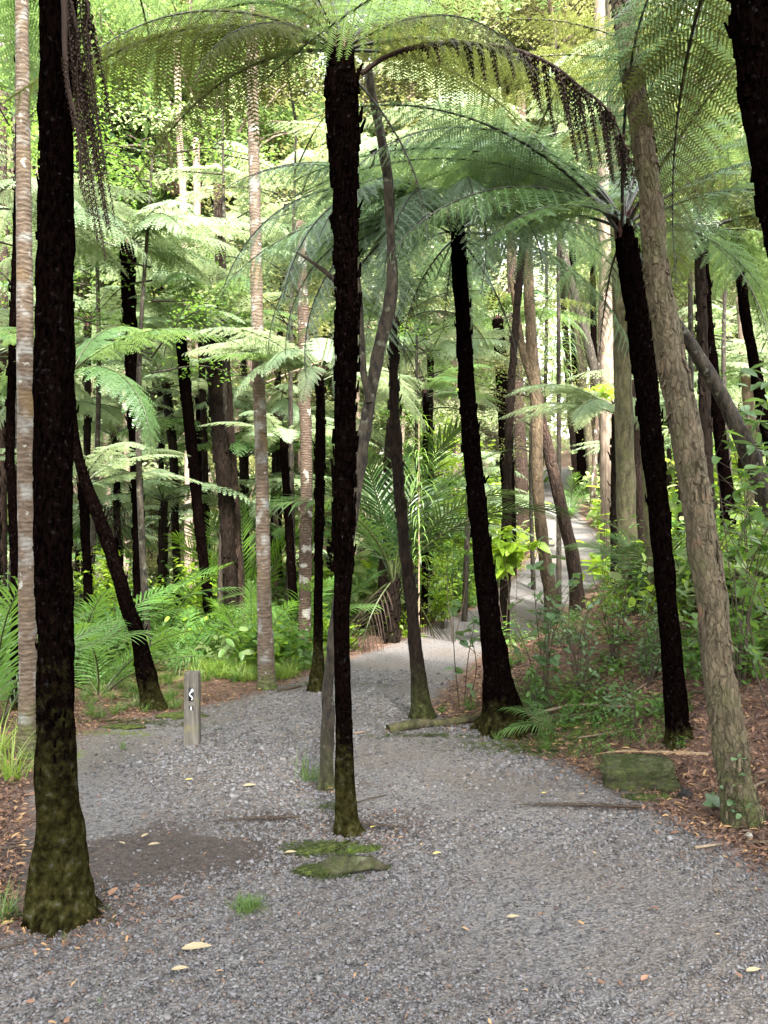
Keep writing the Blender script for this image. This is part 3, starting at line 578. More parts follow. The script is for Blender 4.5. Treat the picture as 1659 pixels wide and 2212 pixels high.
crown(t5, P5[-1], ['green', 'silver'], 9, 1.15, 505, rad=.06, az0=10, tilt=(-4, 12), dead=2, extra=[(172, 0, 1.15, 6, 'silver'), (160, 1, 1.2, 4, 'silver'), (184, 0, 1.1, -2, 'green'), (197, 1, 1.0, -4, 'silver'), (148, 3, 1.15, -6, 'green'), (206, 5, .9, -6, 'green'), (222, 2, .75, -24, 'green'), (128, 3, 1.0, 0, 'green'), (20, 3, 1.1, 2, 'green'), (40, 3, 1.1, -2, 'green'), (5, 0, 1.0, 12, 'green'), (60, 3, 1, 0, 'silver')])
t3, P3, R3 = fern_tree('knobbly brown tree fern with mossy flared foot where the path narrows', [(912, 1552, 62), (910, 1530, 52), (905, 1480, 38), (897, 1400, 32), (888, 1300, 30), (876, 1200, 28), (866, 1100, 28), (858, 1000, 30), (855, 950, 32), (852, 880, 26), (850, 780, 22), (850, 700, 22)],
    ['olive', 'green'], 8, .6, bark_='bark_fern_brown', sides=18, step=.05, rough=.16, moss=.7, stubs=90, stub_h=(.8, 99), crown_kw=dict(dead=5))
t7, P7, R7 = fern_tree('thick dark tree fern leaning at the edge of the bank, cut by the picture edge', [(1905, 2010, 170), (1870, 1800, 130), (1830, 1400, 112), (1780, 1000, 108), (1725, 640, 108), (1685, 400, 116), (1655, 200, 124), (1630, 0, 120), (1605, -220, 100)],
    ['green', 'silver', 'olive'], 8, 1.2, sides=26, step=.045, moss=.8, stubs=320, stub_h=(1.2, 99), stub_len=.07, crown_kw=dict(az0=100, tilt=(-22, -4), kinds=(0, 1, 4, 2, 1, 4)))
t6, P6, R6 = bare_tree('leaning brown tree with flaking bark and mossy foot beside the mossy block', [(1606, 1772, 92), (1600, 1745, 80), (1590, 1690, 72), (1575, 1600, 70), (1556, 1480, 64), (1543, 1350, 60), (1530, 1250, 60), (1510, 1120, 60), (1488, 980, 62), (1462, 840, 60), (1435, 700, 54), (1418, 590, 50), (1408, 450, 48), (1395, 350, 46), (1378, 240, 44), (1360, 130, 42), (1345, 30, 40), (1335, -60, 38), (1310, -500, 32)],
    'bark_flaky', dY=.25, sides=28, step=.025, rough=.17, moss=.85, flakes=900)
b2, P2b, R2b = bare_tree('lumpy grey forked sapling close behind the middle tree fern', [(705, 1703, 42), (706, 1660, 34), (708, 1560, 26), (709, 1480, 22), (720, 1380, 22), (738, 1250, 22), (760, 1120, 26), (780, 980, 26), (800, 860, 26), (818, 760, 26), (838, 680, 26), (848, 600, 24), (842, 480, 20), (836, 380, 20), (822, 290, 18), (808, 215, 17), (795, 150, 16)],
    'bark_grey', sides=14, step=.03, rough=.28, moss=.5, branches=[(5.1, (798, 870, 20), (785, 800, 16), (782, 720, 13), (776, 640, 11), (770, 560, 8)), (5.1, (800, 330, 10), (812, 322, 8), (806, 355, 6), (798, 365, 4)), (5.1, (730, 610, 12), (700, 585, 10), (665, 560, 7), (640, 545, 4))])
# spreading roots at the feet of the near trunks
for (t_, rad_, n_, mt_, sd_) in ((t1, .125, 9, 'bark_fern', 1), (t2, .07, 9, 'bark_fern', 2), (t4, .20, 10, 'bark_fern', 3), (t6, .10, 9, 'bark_flaky', 4), (t5, .08, 7, 'bark_fern', 5), (t3, .09, 8, 'bark_fern_brown', 6)):
    rq = random.Random(sd_); A = Acc(); b_ = t_.location
    for k in range(n_):
        a = k*6.283/n_ + rq.uniform(-.3, .3); ln = rad_*rq.uniform(.15, .55); da = rq.uniform(-.35, .35); P_ = []
        for q, up in ((.55, .10), (.95, .035), (1.0 + ln/rad_*.6, .006), (1.05 + ln/rad_, -.035)):
            a2 = a + da*(q - .6); x_, y_ = math.cos(a2)*rad_*q, math.sin(a2)*rad_*q; P_.append(np.array([x_, y_, h(b_.x + x_, b_.y + y_) - b_.z + up*rad_/.12]))
        Pp, rr = smoothpath(P_, [rad_*.20, rad_*.17, rad_*.12, rad_*.06], .02); V, F = tube(Pp, rr, 7, lambda i, th, PP, RR: 1 + .3*np.array([[noise.noise(Vector((math.cos(c_)*1.5, math.sin(c_)*1.5, q_*.35 + sd_))) for c_ in th] for q_ in i])); A.add(V, F, 0, .5, .8)
    ob('root', A.mesh([mt_], True), t_)
# hanging dead fronds
def rope(P, rad, seed):
    """a dried, curled-up pinna hanging like a rope of small curls"""
    r = np.random.RandomState(seed); Pp, rr = smoothpath(P, np.linspace(rad, rad*.35, len(P)), .008); A = Acc(); ph = r.rand()*6
    V, F = tube(Pp, rr*.22, 4, cap=False); A.add(V, F, 0, .4)
    for k in range(len(Pp)):
        for m_ in range(2):
            a = ph + k*1.1 + m_*3.14 + r.randn()*.3; q = Pp[k]; o_ = np.array([math.cos(a), math.sin(a)*.9, 0]); tn = np.array([-math.sin(a), math.cos(a), .5])*rr[k]*.7; e = q + o_*rr[k] + np.array([0, 0, -.5])*rr[k]
            A.add([q, e - tn*.6, e + np.array([0, 0, -.6])*rr[k], e + tn*.6], [(0, 1, 2, 3)], 0, r.rand())
    return A.mesh(['dead'])
def dead_arc(t, base, Y, pts, drops, rad=.021):
    loc = [np.array(at(u, v, Y + dy) - base) for (u, v, dy) in pts]; Pp, rr = smoothpath(loc, np.linspace(.014, .004, len(loc)), .03)
    V, F = tube(Pp, rr, 6); A = Acc(); A.add(V, F, 0, .4); d = ob('dead_frond', A.mesh(['dead'], True), t)
    ob('curled_pinna', rope(Pp[len(Pp)//8:], rad*.65, 3), t); r = random.Random(4)
    for k, (q, ln) in enumerate(drops):
        i = min(len(Pp) - 1, int(q*(len(Pp) - 1))); p0 = Pp[i]; dy = r.uniform(-.1, .1)
        path = [p0, p0 + np.array([.01, dy*.5, .02 - ln*.2]), p0 + np.array([.02 + ln*.05, dy, -ln*.6]), p0 + np.array([.02 + ln*.12, dy, -ln])]
        ob('curled_pinna', rope(path, rad*r.uniform(.8, 1.1), k + 10), d)
bt2 = t2.location
dead_arc(t2, bt2, 4.25, [(780, 160, 0), (830, 125, 0), (900, 100, -.05), (985, 92, -.1), (1060, 98, -.12), (1130, 112, -.15), (1200, 145, -.18), (1250, 185, -.2), (1310, 235, -.2), (1345, 300, -.2), (1358, 350, -.2)],
    [(.22, .10), (.27, .12), (.32, .12), (.37, .14), (.41, .17), (.45, .22), (.49, .2), (.53, .28), (.57, .26), (.61, .36), (.645, .33), (.68, .42), (.71, .33), (.745, .42), (.775, .36), (.81, .30), (.84, .34), (.87, .26), (.91, .25), (.95, .2), (.99, .14)], .027)
bt1 = t1.location
dead_arc(t1, bt1, 3.2, [(120, -60, .02), (135, -30, 0), (150, 0, -.02), (165, 60, -.03), (172, 130, -.03), (178, 200, -.03)], [(.3, .75), (.5, .95), (.7, .8), (.85, .62), (.99, .55)], .024)
dead_arc(t1, bt1, 3.15, [(150, -60, 0), (175, -30, 0), (190, 10, -.02), (192, 60, -.02)], [(.35, .8), (.6, .9), (.8, .65), (.99, .4)], .020)
dead_arc(t1, bt1, 3.05, [(120, -70, 0), (138, 0, 0), (140, 100, 0), (146, 180, 0), (165, 260, 0), (178, 350, 0)], [(.5, .3), (.75, .42), (.99, .22)], .018)

# ================================================================= other trunks, by where they stand
fern_tree('leaning black tree fern trunk curving from behind the massive trunk to a mossy foot', [(332, 1532, 62), (325, 1500, 52), (312, 1440, 44), (298, 1370, 38), (272, 1300, 36), (248, 1220, 34), (222, 1140, 34), (195, 1070, 30), (175, 1010, 26), (160, 930, 22), (150, 800, 20)], 'green1', 7, .8, moss=.5, stubs=60, sides=16)
fern_tree('slender tree fern with flat umbrella crown left of the ringed palm trunk', [(305, 1420, 36), (302, 1350, 30), (299, 1200, 27), (296, 1050, 27), (290, 900, 32), (284, 760, 34), (278, 640, 34), (275, 530, 34)], ['pale1'], 20, 1.02, stubs=220, stub_h=(1.5, 99), stub_len=.08, sides=16, crown_kw=dict(kinds=(5, 6, 0, 5, 6, 6), tilt=(-4, 10)))
t8, P8, R8 = fern_tree('grey footed tree fern at the path edge with pale low crown', [(686, 1492, 48), (686, 1470, 36), (687, 1400, 25), (688, 1250, 22), (690, 1100, 24), (692, 960, 26), (692, 880, 24), (690, 810, 22)], None, moss=1.0, stubs=80, stub_h=(1.2, 99), sides=16)
crown(t8, P8[-1], ['pale1'], 6, .8, 88, rad=.04, az0=50, tilt=(-8, 8), extra=[(178, 2, .95, 6, 'pale1'), (190, 0, .95, 2, 'pale1'), (205, 2, .85, -2, 'green1'), (168, 2, .9, 10, 'pale1'), (222, 4, .8, 0, 'pale1'), (245, 4, .75, 10, 'pale1'), (262, 4, .6, -10, 'pale1'), (155, 0, .85, 8, 'pale1')])
fern_tree('black tree fern with narrow bent trunk left of the thick double trunk', [(462, 1400, 30), (456, 1350, 26), (444, 1250, 26), (430, 1130, 26), (418, 1000, 28), (407, 900, 30), (397, 800, 30), (390, 720, 26)], ['pale1', 'green1'], 12, .8, stubs=90, sides=14, crown_kw=dict(kinds=(2, 0, 2, 0), tilt=(-12, 6)))
fern_tree('stout brown stubbly tree fern trunk beside the bent black one', [(505, 1392, 42), (502, 1340, 36), (495, 1200, 34), (486, 1060, 40), (474, 930, 42), (465, 820, 40), (456, 700, 36)], ['pale1', 'green1'], 12, .9, bark_='bark_fern_brown', stubs=260, stub_h=(.8, 99), stub_len=.09, sides=14, crown_kw=dict(kinds=(0, 2, 1, 2), tilt=(-10, 8)))
bare_tree('reddish brown bare trunk leaning against the stout stubbly tree fern', [(522, 1380, 26), (515, 1280, 26), (506, 1120, 26), (497, 980, 28), (490, 880, 26), (478, 640, 22), (470, 400, 18)], 'bark_red', Y=12.2)
fern_tree('thin black tree fern behind the bent trunk with a stubbly top', [(450, 1330, 22), (446, 1200, 22), (440, 1080, 22), (434, 960, 22), (430, 860, 22)], 'pale2', 9, .8, Y=14, stubs=60, sides=10, crown_kw=dict(kinds=(2, 0)))
bare_tree('tall ringed brown palm trunk standing at the litter edge, widest at its foot', [(577, 1488, 46), (575, 1440, 38), (571, 1300, 30), (568, 1150, 30), (565, 1000, 28), (560, 850, 27), (556, 700, 26), (552, 500, 25), (548, 300, 24), (545, 150, 23), (545, 0, 22), (544, -300, 22)], 'bark_ring', sides=18, step=.04, rough=.05, moss=.35, name='palm_tree', cat='palm')
bare_tree('pale ringed palm trunk with orange lichen, just left of the massive trunk', [(60, 1640, 42), (60, 1500, 36), (60, 1300, 37), (58, 1100, 37), (56, 900, 36), (54, 700, 34), (52, 500, 32), (50, 300, 30), (48, 100, 28), (46, -300, 26)], 'bark_ring', sides=22, step=.03, rough=.045, moss=.6, name='palm_tree', cat='palm')
fern_tree('dark scaly tree fern trunk rising behind the pale ringed palm', [(36, 1500, 26), (34, 1300, 22), (28, 1100, 22), (22, 960, 22), (30, 700, 22), (42, 400, 24), (46, 110, 28), (46, 0, 30), (46, -120, 30)], 'green1', 9, 1.0, Y=7.5, stubs=160, stub_h=(.5, 99), crown_kw=dict(kinds=(4, 0, 4, 1), tilt=(-18, 0)))
fern_tree('thin black tree fern trunk between the ringed palm and the pale low crown', [(640, 1402, 26), (636, 1330, 22), (628, 1200, 22), (618, 1050, 20), (612, 940, 20)], 'pale1', 8, .7, stubs=40, sides=12, crown_kw=dict(kinds=(2, 0)))
bare_tree('second ringed brown palm trunk standing behind the path edge tree ferns', [(655, 1420, 32), (658, 1340, 28), (660, 1200, 27), (662, 1050, 26), (660, 900, 25), (656, 700, 24), (650, 480, 22)], 'bark_ring_dark', moss=.4, name='palm_tree', cat='palm')
bare_tree('pale lichened ringed trunk with dark red foot in the left thicket', [(382, 1360, 24), (376, 1250, 22), (368, 1120, 20), (362, 1000, 19), (356, 880, 18), (350, 700, 18), (345, 500, 16)], 'bark_ring', moss=.2, name='palm_tree', cat='palm')
fern_tree('dark stubbly tree fern close behind the pale lichened trunk', [(384, 1290, 20), (378, 1120, 20), (374, 980, 22), (364, 880, 24), (358, 830, 22)], ['pale2'], 11, .9, Y=14.5, stubs=90, sides=10, bark_='bark_fern_brown', crown_kw=dict(kinds=(2, 0)))
fern_tree('short broken black tree fern stump among dead brown fronds', [(256, 1290, 20), (254, 1180, 18), (252, 1080, 17), (255, 1005, 15)], None, Y=12.5, stubs=50, sides=10)
fern_tree('short black tree fern trunk seen between massive and leaning trunks', [(192, 1320, 24), (188, 1230, 22), (182, 1120, 24), (176, 1040, 22)], ['pale1'], 9, .8, Y=10, stubs=50, sides=10, crown_kw=dict(kinds=(2, 0)))
fern_tree('very thin black tree fern right of the knobbly brown one', [(916, 1382, 24), (917, 1300, 17), (918, 1150, 17), (920, 1000, 18), (920, 900, 18), (918, 850, 16)], ['pale1', 'green1'], 9, .8, Y=12.7, stubs=50, sides=12, crown_kw=dict(kinds=(2, 0), tilt=(-10, 6)))
fern_tree('black tree fern standing beside the upper path behind the bright leaved sapling', [(1102, 1236, 32), (1100, 1130, 32), (1095, 1000, 36), (1090, 880, 38), (1082, 780, 34), (1075, 690, 28)], ['green1', 'olive2'], 12, 1.15, Y=17, stubs=160, sides=14, stub_len=.08, crown_kw=dict(tilt=(-14, 6)))
bare_tree('red scaly barked trunk seen past the black fern by the upper path', [(1128, 1160, 34), (1128, 1080, 30), (1124, 960, 26), (1118, 820, 24), (1108, 640, 22), (1100, 400, 20)], 'bark_red', Y=22)
bare_tree('orange brown slim trunk at the bend of the upper path', [(1190, 1290, 30), (1176, 1200, 27), (1165, 1100, 25), (1160, 1000, 25), (1160, 900, 26), (1152, 800, 26), (1146, 700, 24), (1140, 560, 22), (1132, 380, 20), (1125, 200, 18)], 'bark_orange', Y=12.8, moss=.6, branches=[(12.8, (1156, 840, 20), (1130, 760, 18), (1118, 690, 15), (1105, 600, 12))])
bare_tree('red brown trunk leaning left across the upper path', [(1246, 1275, 32), (1236, 1200, 28), (1218, 1120, 27), (1200, 1040, 26), (1182, 960, 24), (1170, 900, 20), (1158, 800, 17), (1140, 640, 15)], 'bark_red', Y=13.0, moss=.15)
bare_tree('straight mossy green trunk left of the straight black tree fern', [(1358, 1250, 46), (1354, 1130, 42), (1350, 1000, 40), (1346, 850, 38), (1342, 700, 36), (1338, 560, 34), (1332, 380, 32), (1325, 150, 30), (1320, -80, 28)], 'bark_mossy', Y=9.5, moss_side=.45, sides=16)
bare_tree('thin mossy stem close against the foot of the straight black tree fern', [(1408, 1425, 24), (1410, 1340, 20), (1408, 1240, 18), (1398, 1100, 17), (1390, 960, 15), (1382, 820, 12)], 'bark_mossy', Y=7.4, moss_side=.6, sides=12)
bare_tree('dark brown trunk slanting down from the flaky tree towards the bank edge', [(1735, 1300, 52), (1700, 1190, 46), (1659, 1080, 44), (1625, 1000, 38), (1592, 920, 36), (1556, 850, 32), (1520, 790, 28), (1486, 735, 26), (1455, 690, 24), (1420, 630, 20), (1340, 480, 14)], 'bark_grey', Y=6.6, moss=.2, rough=.12)
fern_tree('black tree fern on the upper bank behind the slanting trunk', [(1572, 1090, 36), (1562, 1000, 30), (1550, 900, 32), (1538, 800, 34), (1526, 700, 34), (1520, 600, 32), (1515, 490, 26)], ['green', 'olive'], 14, 1.15, Y=8.6, stubs=100, sides=16, crown_kw=dict(tilt=(-22, -2), kinds=(0, 4, 1, 4), dead=1))
fern_tree('thin leaning black tree fern near the upper edge of the bank', [(1668, 1000, 30), (1650, 900, 28), (1630, 790, 27), (1610, 680, 26), (1598, 580, 26), (1590, 500, 22)], ['green1', 'olive2'], 12, 1.1, Y=9.6, stubs=60, sides=12, crown_kw=dict(tilt=(-20, 0), kinds=(4, 0, 1)))
for (lb, sp, bk, Yq) in [
    ('dark trunk second from the end of the visible upper path', [(1248, 1050, 20), (1240, 960, 17), (1232, 880, 16), (1220, 700, 14), (1210, 500, 12)], 'bark_red', 34),
    ('nearly black thin trunk just right of the upper path end', [(1258, 1040, 22), (1254, 960, 18), (1248, 880, 17), (1240, 720, 15), (1236, 520, 14)], 'bark_fern', 33),
    ('mossy green thin trunk leaning on the slope above the path', [(1280, 1040, 22), (1272, 950, 18), (1262, 860, 16), (1248, 740, 15), (1225, 600, 13)], 'bark_mossy', 30),
    ('grey brown trunk leaning left above the mossy path cutting', [(1322, 1060, 26), (1312, 960, 24), (1296, 860, 22), (1275, 760, 20), (1245, 650, 18), (1210, 520, 15)], 'bark_grey', 24),
    ('slender dark trunk right of the leaning grey brown trunk', [(1300, 1010, 16), (1292, 920, 15), (1286, 830, 14), (1282, 700, 13), (1280, 540, 12)], 'bark_fern', 28),
    ('brown trunk behind the mossy green trunk on the slope', [(1384, 1190, 22), (1380, 1080, 20), (1376, 960, 18), (1372, 820, 17)], 'bark_red', 11.5),
    ('pinkish far trunk high above the dead hanging frond', [(1312, 700, 34), (1310, 500, 32), (1305, 300, 30), (1300, 150, 28), (1296, -60, 26)], 'bark_pale', 17),
    ('pale trunk high on the slope behind the thin leaning fern', [(1628, 980, 26), (1618, 880, 24), (1608, 760, 22), (1600, 640, 20)], 'bark_pale', 14),
    ('pale far trunk above the umbrella crowned tree fern', [(408, 1080, 18), (404, 700, 17), (396, 430, 16), (388, 300, 15), (380, 60, 14)], 'bark_pale', 22),
    ('faint pink trunk in the canopy behind the left fern crowns', [(432, 1000, 20), (430, 640, 18), (428, 590, 17), (424, 300, 15)], 'bark_pale', 25),
    ('rust brown trunk at the left picture border behind undergrowth', [(2, 1340, 24), (4, 1100, 22), (6, 900, 20), (8, 600, 18), (6, 200, 16)], 'bark_red', 12),
    ('short leafless red stem under the pale low crown', [(598, 1330, 14), (596, 1250, 13), (598, 1180, 12), (594, 1090, 11)], 'bark_orange', 14),
]:
    bare_tree(lb, sp, bk, Y=Yq, sides=10, step=.12, moss=0)

# ================================================================= palms
PF = {'palm': [palm_frond(1.8, 70, 5, seed=1, mat='palm'), palm_frond(1.8, 55, -25, seed=2, mat='palm', droop=.45), palm_frond(1.6, 80, 30, seed=3, mat='palm', droop=.25)],
      'dark': [palm_frond(1.9, 78, 10, n=34, seed=4, mat='palm_dark', droop=.2), palm_frond(1.9, 60, -15, n=34, seed=5, mat='palm_dark', droop=.3)],
      'bright': [palm_frond(1.7, 88, 60, n=30, ll=.45, seed=6, mat='palm_bright', droop=.18), palm_frond(1.6, 76, 30, n=30, seed=7, mat='palm_bright', droop=.3)],
      'deadp': [palm_frond(1.3, -30, -86, n=18, seed=8, mat='dead', droop=.5)]}
def palm(label, u, v, fm, n, sc, tilt=(-10, 10), seed=0, Y=None, trunk=None, az=None, dead=0, group=None):
    p_ = G(u, v) if Y is None else at(u, v, Y); p_.z = h(p_.x, p_.y); t = thing('nikau_palm', label, 'palm', p_, group); r = random.Random(seed + u); z0 = 0
    if trunk:
        Pq = [(0, 0, -.1), (0, 0, trunk*.5), (.02, 0, trunk)]; Rq = [.09, .07, .06]
        ob('trunk', trunk_mesh(Pq, Rq, 'bark_fern_brown', .08, 12, .2, seed=u*.1, moss_h=.3, stubs=60, stub_h=(0, 9), stub_len=.14), t); z0 = trunk
    for k in range(n):
        a = (az[k % len(az)] + r.uniform(-8, 8)) if az else k*137.5 + r.uniform(-15, 15)
        ob('frond', PF[fm][k % len(PF[fm])], t, (math.cos(R(a))*.03, math.sin(R(a))*.03, z0 - .02), (r.uniform(-.3, .3), R(-r.uniform(*tilt)), R(a)), sc*r.uniform(.8, 1.1))
    for k in range(dead):
        ob('dead_frond', PF['deadp'][0], t, (0, 0, z0), (0, 0, R(k*67 + 30)), sc*r.uniform(.7, .95))
    return t
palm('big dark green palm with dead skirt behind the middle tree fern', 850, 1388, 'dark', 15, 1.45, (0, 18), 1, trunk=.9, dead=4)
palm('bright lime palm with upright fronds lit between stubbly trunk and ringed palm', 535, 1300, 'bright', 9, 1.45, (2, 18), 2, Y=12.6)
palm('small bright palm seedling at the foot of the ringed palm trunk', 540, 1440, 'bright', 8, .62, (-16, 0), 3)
palm('low spreading palm in front of the leaning black trunk foot', 215, 1500, 'palm', 9, .80, (-24, -6), 4)
palm('leafy young palm between the leaning trunk and the marker post', 395, 1440, 'palm', 10, .72, (-22, 0), 5)
palm('silvery young palm glimpsed through the gap beside the leaning trunk', 262, 1330, 'palm', 9, 1.0, (-12, 6), 6, Y=11)
palm('broad young palm in the thicket left of the bent black trunk', 350, 1400, 'palm', 10, 1.05, (-18, 0), 7, Y=11.6)
palm('young palm growing between ringed palm and thin black tree fern', 610, 1420, 'palm', 9, .95, (-16, 4), 8, Y=11)
palm('young palm behind the second ringed palm trunk', 700, 1400, 'palm', 9, .95, (-14, 6), 9, Y=13)
palm('strap leaved young palm at the left picture border', -10, 1560, 'palm', 10, .95, (-10, 8), 10, Y=6.6)
palm('young palm in the gap below the short black trunk', 160, 1420, 'palm', 9, 1.0, (-20, 0), 11, Y=9)
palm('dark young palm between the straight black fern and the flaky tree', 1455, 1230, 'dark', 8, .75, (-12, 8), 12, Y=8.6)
palm('small nikau seedling arching over the mossy log right of the flared trunk', 1215, 1590, 'palm', 5, .30, (-20, 0), 13, az=[165, 195, 140, 60, 20])
palm('blue green young palm right of the very thin black tree fern', 958, 1300, 'palm', 8, .95, (0, 12), 14, Y=15)
palm('pale nikau frond rosette on the slope above the path cutting', 1370, 1130, 'palm', 7, .55, (-14, 6), 15, Y=15)
palm('grey leaved young palm far up between the leaning slope trunks', 1230, 1000, 'palm', 9, 1.1, (-10, 10), 16, Y=27)
palm('young palm in the thicket behind the marker post grass', 470, 1440, 'palm', 8, .7, (-20, 0), 17, Y=10.2)

# ================================================================= shrubs and saplings
def shrub(name, label, base, hgt, spread, nst, nleaf, size, mat, seed, shape=None, as_parts=False, cat='shrub', group=None, low=.15, stem_r=.006, whorl=False, tilt=.7, lean=(0, 0)):
    r = np.random.RandomState(seed); t = thing(name, label, cat, base, group); A = Acc(); pts = []
    for k in range(nst):
        a = r.rand()*6.28; q = spread*(.2 + .8*r.rand()); hh = hgt*(.6 + .45*r.rand())
        e = np.array([math.cos(a)*q + lean[0], math.sin(a)*q + lean[1], hh]); m_ = e*np.array([.35, .35, .5]) + r.randn(3)*np.array([.04, .04, 0])*hgt
        Pp, rr = smoothpath([np.array([r.randn()*.02, r.randn()*.02, -.04]), m_, e], [stem_r, stem_r*.8, stem_r*.3], hgt/10); V, F = tube(Pp, rr, 5); A.add(V, F, 0)
        pts.append(Pp)
        for b_ in range(3):
            i = r.randint(len(Pp)//3, len(Pp)); d = np.array([r.randn(), r.randn(), .6 + .3*r.rand()]); d = d/np.linalg.norm(d)*hgt*(.15 + .2*r.rand())
            Pb, rb = smoothpath([Pp[i], Pp[i] + d*.5 + [0, 0, .01], Pp[i] + d], [stem_r*.5, stem_r*.4, stem_r*.2], hgt/12); V, F = tube(Pb, rb, 4); A.add(V, F, 0); pts.append(Pb)
    ob('stem', A.mesh(['twig']), t)
    allp = np.concatenate(pts); allp = allp[allp[:, 2] > low*hgt]; idx = r.randint(0, len(allp), nleaf)
    LP_ = allp[idx] + r.randn(nleaf, 3)*np.array([.035, .035, .02])*(hgt if not as_parts else .6)
    sh = shape or (LV, LF)
    if as_parts:
        B = Acc(); B.add(sh[0], sh[1], 0, .5); me = B.mesh([mat])
        for k in range(nleaf):
            a = r.rand()*6.28; ob('leaf', me, t, tuple(LP_[k]), (r.randn()*.35, r.randn()*.4 + .15, a), size*(.6 + .7*r.rand()))
    else:
        B = Acc(); leaves(B, LP_, size, r, tilt, sh); ob('foliage', B.mesh([mat]), t, kind='stuff')
    return t
RV, RF = leafshape(1, .85, .10, .12, True); NV, NF = leafshape(1, .30, .08, .2)
UG = 'shrubs beside the upper path'
def g3(u, v, Y=None):
    p_ = G(u, v) if Y is None else at(u, v, Y); p_.z = h(p_.x, p_.y); return p_
shrub('broadleaf_shrub', 'loose round leaved shrub right of the flared black trunk', g3(1175, 1510), 1.2, .38, 7, 120, .085, 'leaf_blue', 1, (RV, RF), True, group=UG)
shrub('broadleaf_shrub', 'dark stemmed shrub with mixed green leaves behind the seedling palm', g3(1255, 1500), .85, .42, 8, 150, .060, 'leaf_blue', 2, None, True, group=UG)
shrub('broadleaf_shrub', 'dense small leaved bush between round leaved shrub and straight black fern', g3(1330, 1440), .8, .45, 9, 300, .042, 'leaf', 3, group=UG)
shrub('broadleaf_shrub', 'light green bushy growth at the foot of the mossy trunk', g3(1375, 1330), 1.0, .30, 7, 360, .05, 'leaf', 4, group=UG)
shrub('broadleaf_shrub', 'low glossy leaved bush just behind the mossy log', g3(1150, 1545), .40, .35, 8, 200, .055, 'leaf', 5, None, True, group=UG)
shrub('broadleaf_shrub', 'tiny leaved twiggy bush in front of the dark young palm', g3(1400, 1480), .6, .4, 8, 350, .035, 'leaf_blue', 6, group=UG)
shrub('sapling', 'thin sapling with a few large leaves left of the flared trunk', g3(1005, 1530), 1.0, .14, 3, 34, .085, 'leaf_blue', 7, (RV, RF), True, cat='sapling')
shrub('broadleaf_shrub', 'large leaved shrub drooping right of the flaky tree', g3(1600, 1480), 1.7, .55, 9, 240, .10, 'leaf', 8, (RV*np.array([1, .7, 1]), RF), True, group=UG)
shrub('broadleaf_shrub', 'pale leaved shrub at the right picture border under the slanting trunk', g3(1690, 1560), 1.9, .55, 9, 230, .085, 'leaf', 9, None, True, group=UG)
shrub('broadleaf_shrub', 'feathery bush behind the flaky tree on the bank', g3(1500, 1330), 1.0, .45, 8, 300, .06, 'leaf', 10, group=UG)
shrub('broadleaf_shrub', 'dark glossy sprig of large leaves beside the slanting trunk', g3(1640, 1230, 6.4), 2.0, .4, 4, 90, .15, 'leaf_blue', 11, (NV*np.array([1, 1.3, 1]), NF), True, low=.7)
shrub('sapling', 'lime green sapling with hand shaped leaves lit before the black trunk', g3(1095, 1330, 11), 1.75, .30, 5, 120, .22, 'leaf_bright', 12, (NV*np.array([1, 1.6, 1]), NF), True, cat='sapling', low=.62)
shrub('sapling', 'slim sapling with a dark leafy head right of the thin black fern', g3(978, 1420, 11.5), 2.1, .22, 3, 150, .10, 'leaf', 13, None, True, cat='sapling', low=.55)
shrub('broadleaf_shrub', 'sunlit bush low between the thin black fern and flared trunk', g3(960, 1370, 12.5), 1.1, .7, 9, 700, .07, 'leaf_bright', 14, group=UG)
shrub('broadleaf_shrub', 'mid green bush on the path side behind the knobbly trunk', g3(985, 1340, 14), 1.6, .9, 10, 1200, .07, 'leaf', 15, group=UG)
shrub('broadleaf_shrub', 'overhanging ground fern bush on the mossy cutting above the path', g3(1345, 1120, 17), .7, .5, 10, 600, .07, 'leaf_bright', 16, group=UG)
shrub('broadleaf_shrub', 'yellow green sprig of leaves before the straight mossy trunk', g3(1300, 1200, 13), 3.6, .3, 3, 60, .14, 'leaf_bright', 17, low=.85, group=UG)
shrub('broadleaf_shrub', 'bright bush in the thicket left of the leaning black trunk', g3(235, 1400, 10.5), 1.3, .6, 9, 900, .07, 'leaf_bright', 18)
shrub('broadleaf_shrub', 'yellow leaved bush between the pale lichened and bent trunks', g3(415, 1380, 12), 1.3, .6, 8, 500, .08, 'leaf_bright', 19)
shrub('broadleaf_shrub', 'large leaved bush behind the leaning black trunk foot', g3(300, 1390, 12.5), 1.5, .8, 9, 900, .08, 'leaf', 20)
shrub('broadleaf_shrub', 'bright green bush at the left picture border', g3(10, 1450, 9), 1.2, .6, 8, 700, .08, 'leaf', 21)
shrub('broadleaf_shrub', 'climbing leaf mass on the slope behind the very thin black fern', g3(960, 1250, 17), 3.6, .8, 10, 1600, .10, 'leaf_bright', 22, low=.1)
# small seedlings at the foot of the flaky tree
shrub('seedling', 'blue green seedling with two big leaves at the flaky tree foot', g3(1545, 1755), .13, .05, 2, 5, .07, 'leaf_blue', 31, (RV, RF), True, cat='seedling', stem_r=.002)
shrub('seedling', 'tiny leafy creeper climbing the mossy foot of the flaky tree', g3(1590, 1790), .40, .07, 4, 60, .03, 'leaf_blue', 32, (RV, RF), False, cat='creeper', stem_r=.002)
shrub('seedling', 'thin dark twiggy seedling on the bank left of the mossy stem', g3(1370, 1585), .45, .08, 3, 24, .03, 'leaf', 33, None, True, cat='seedling', stem_r=.003)

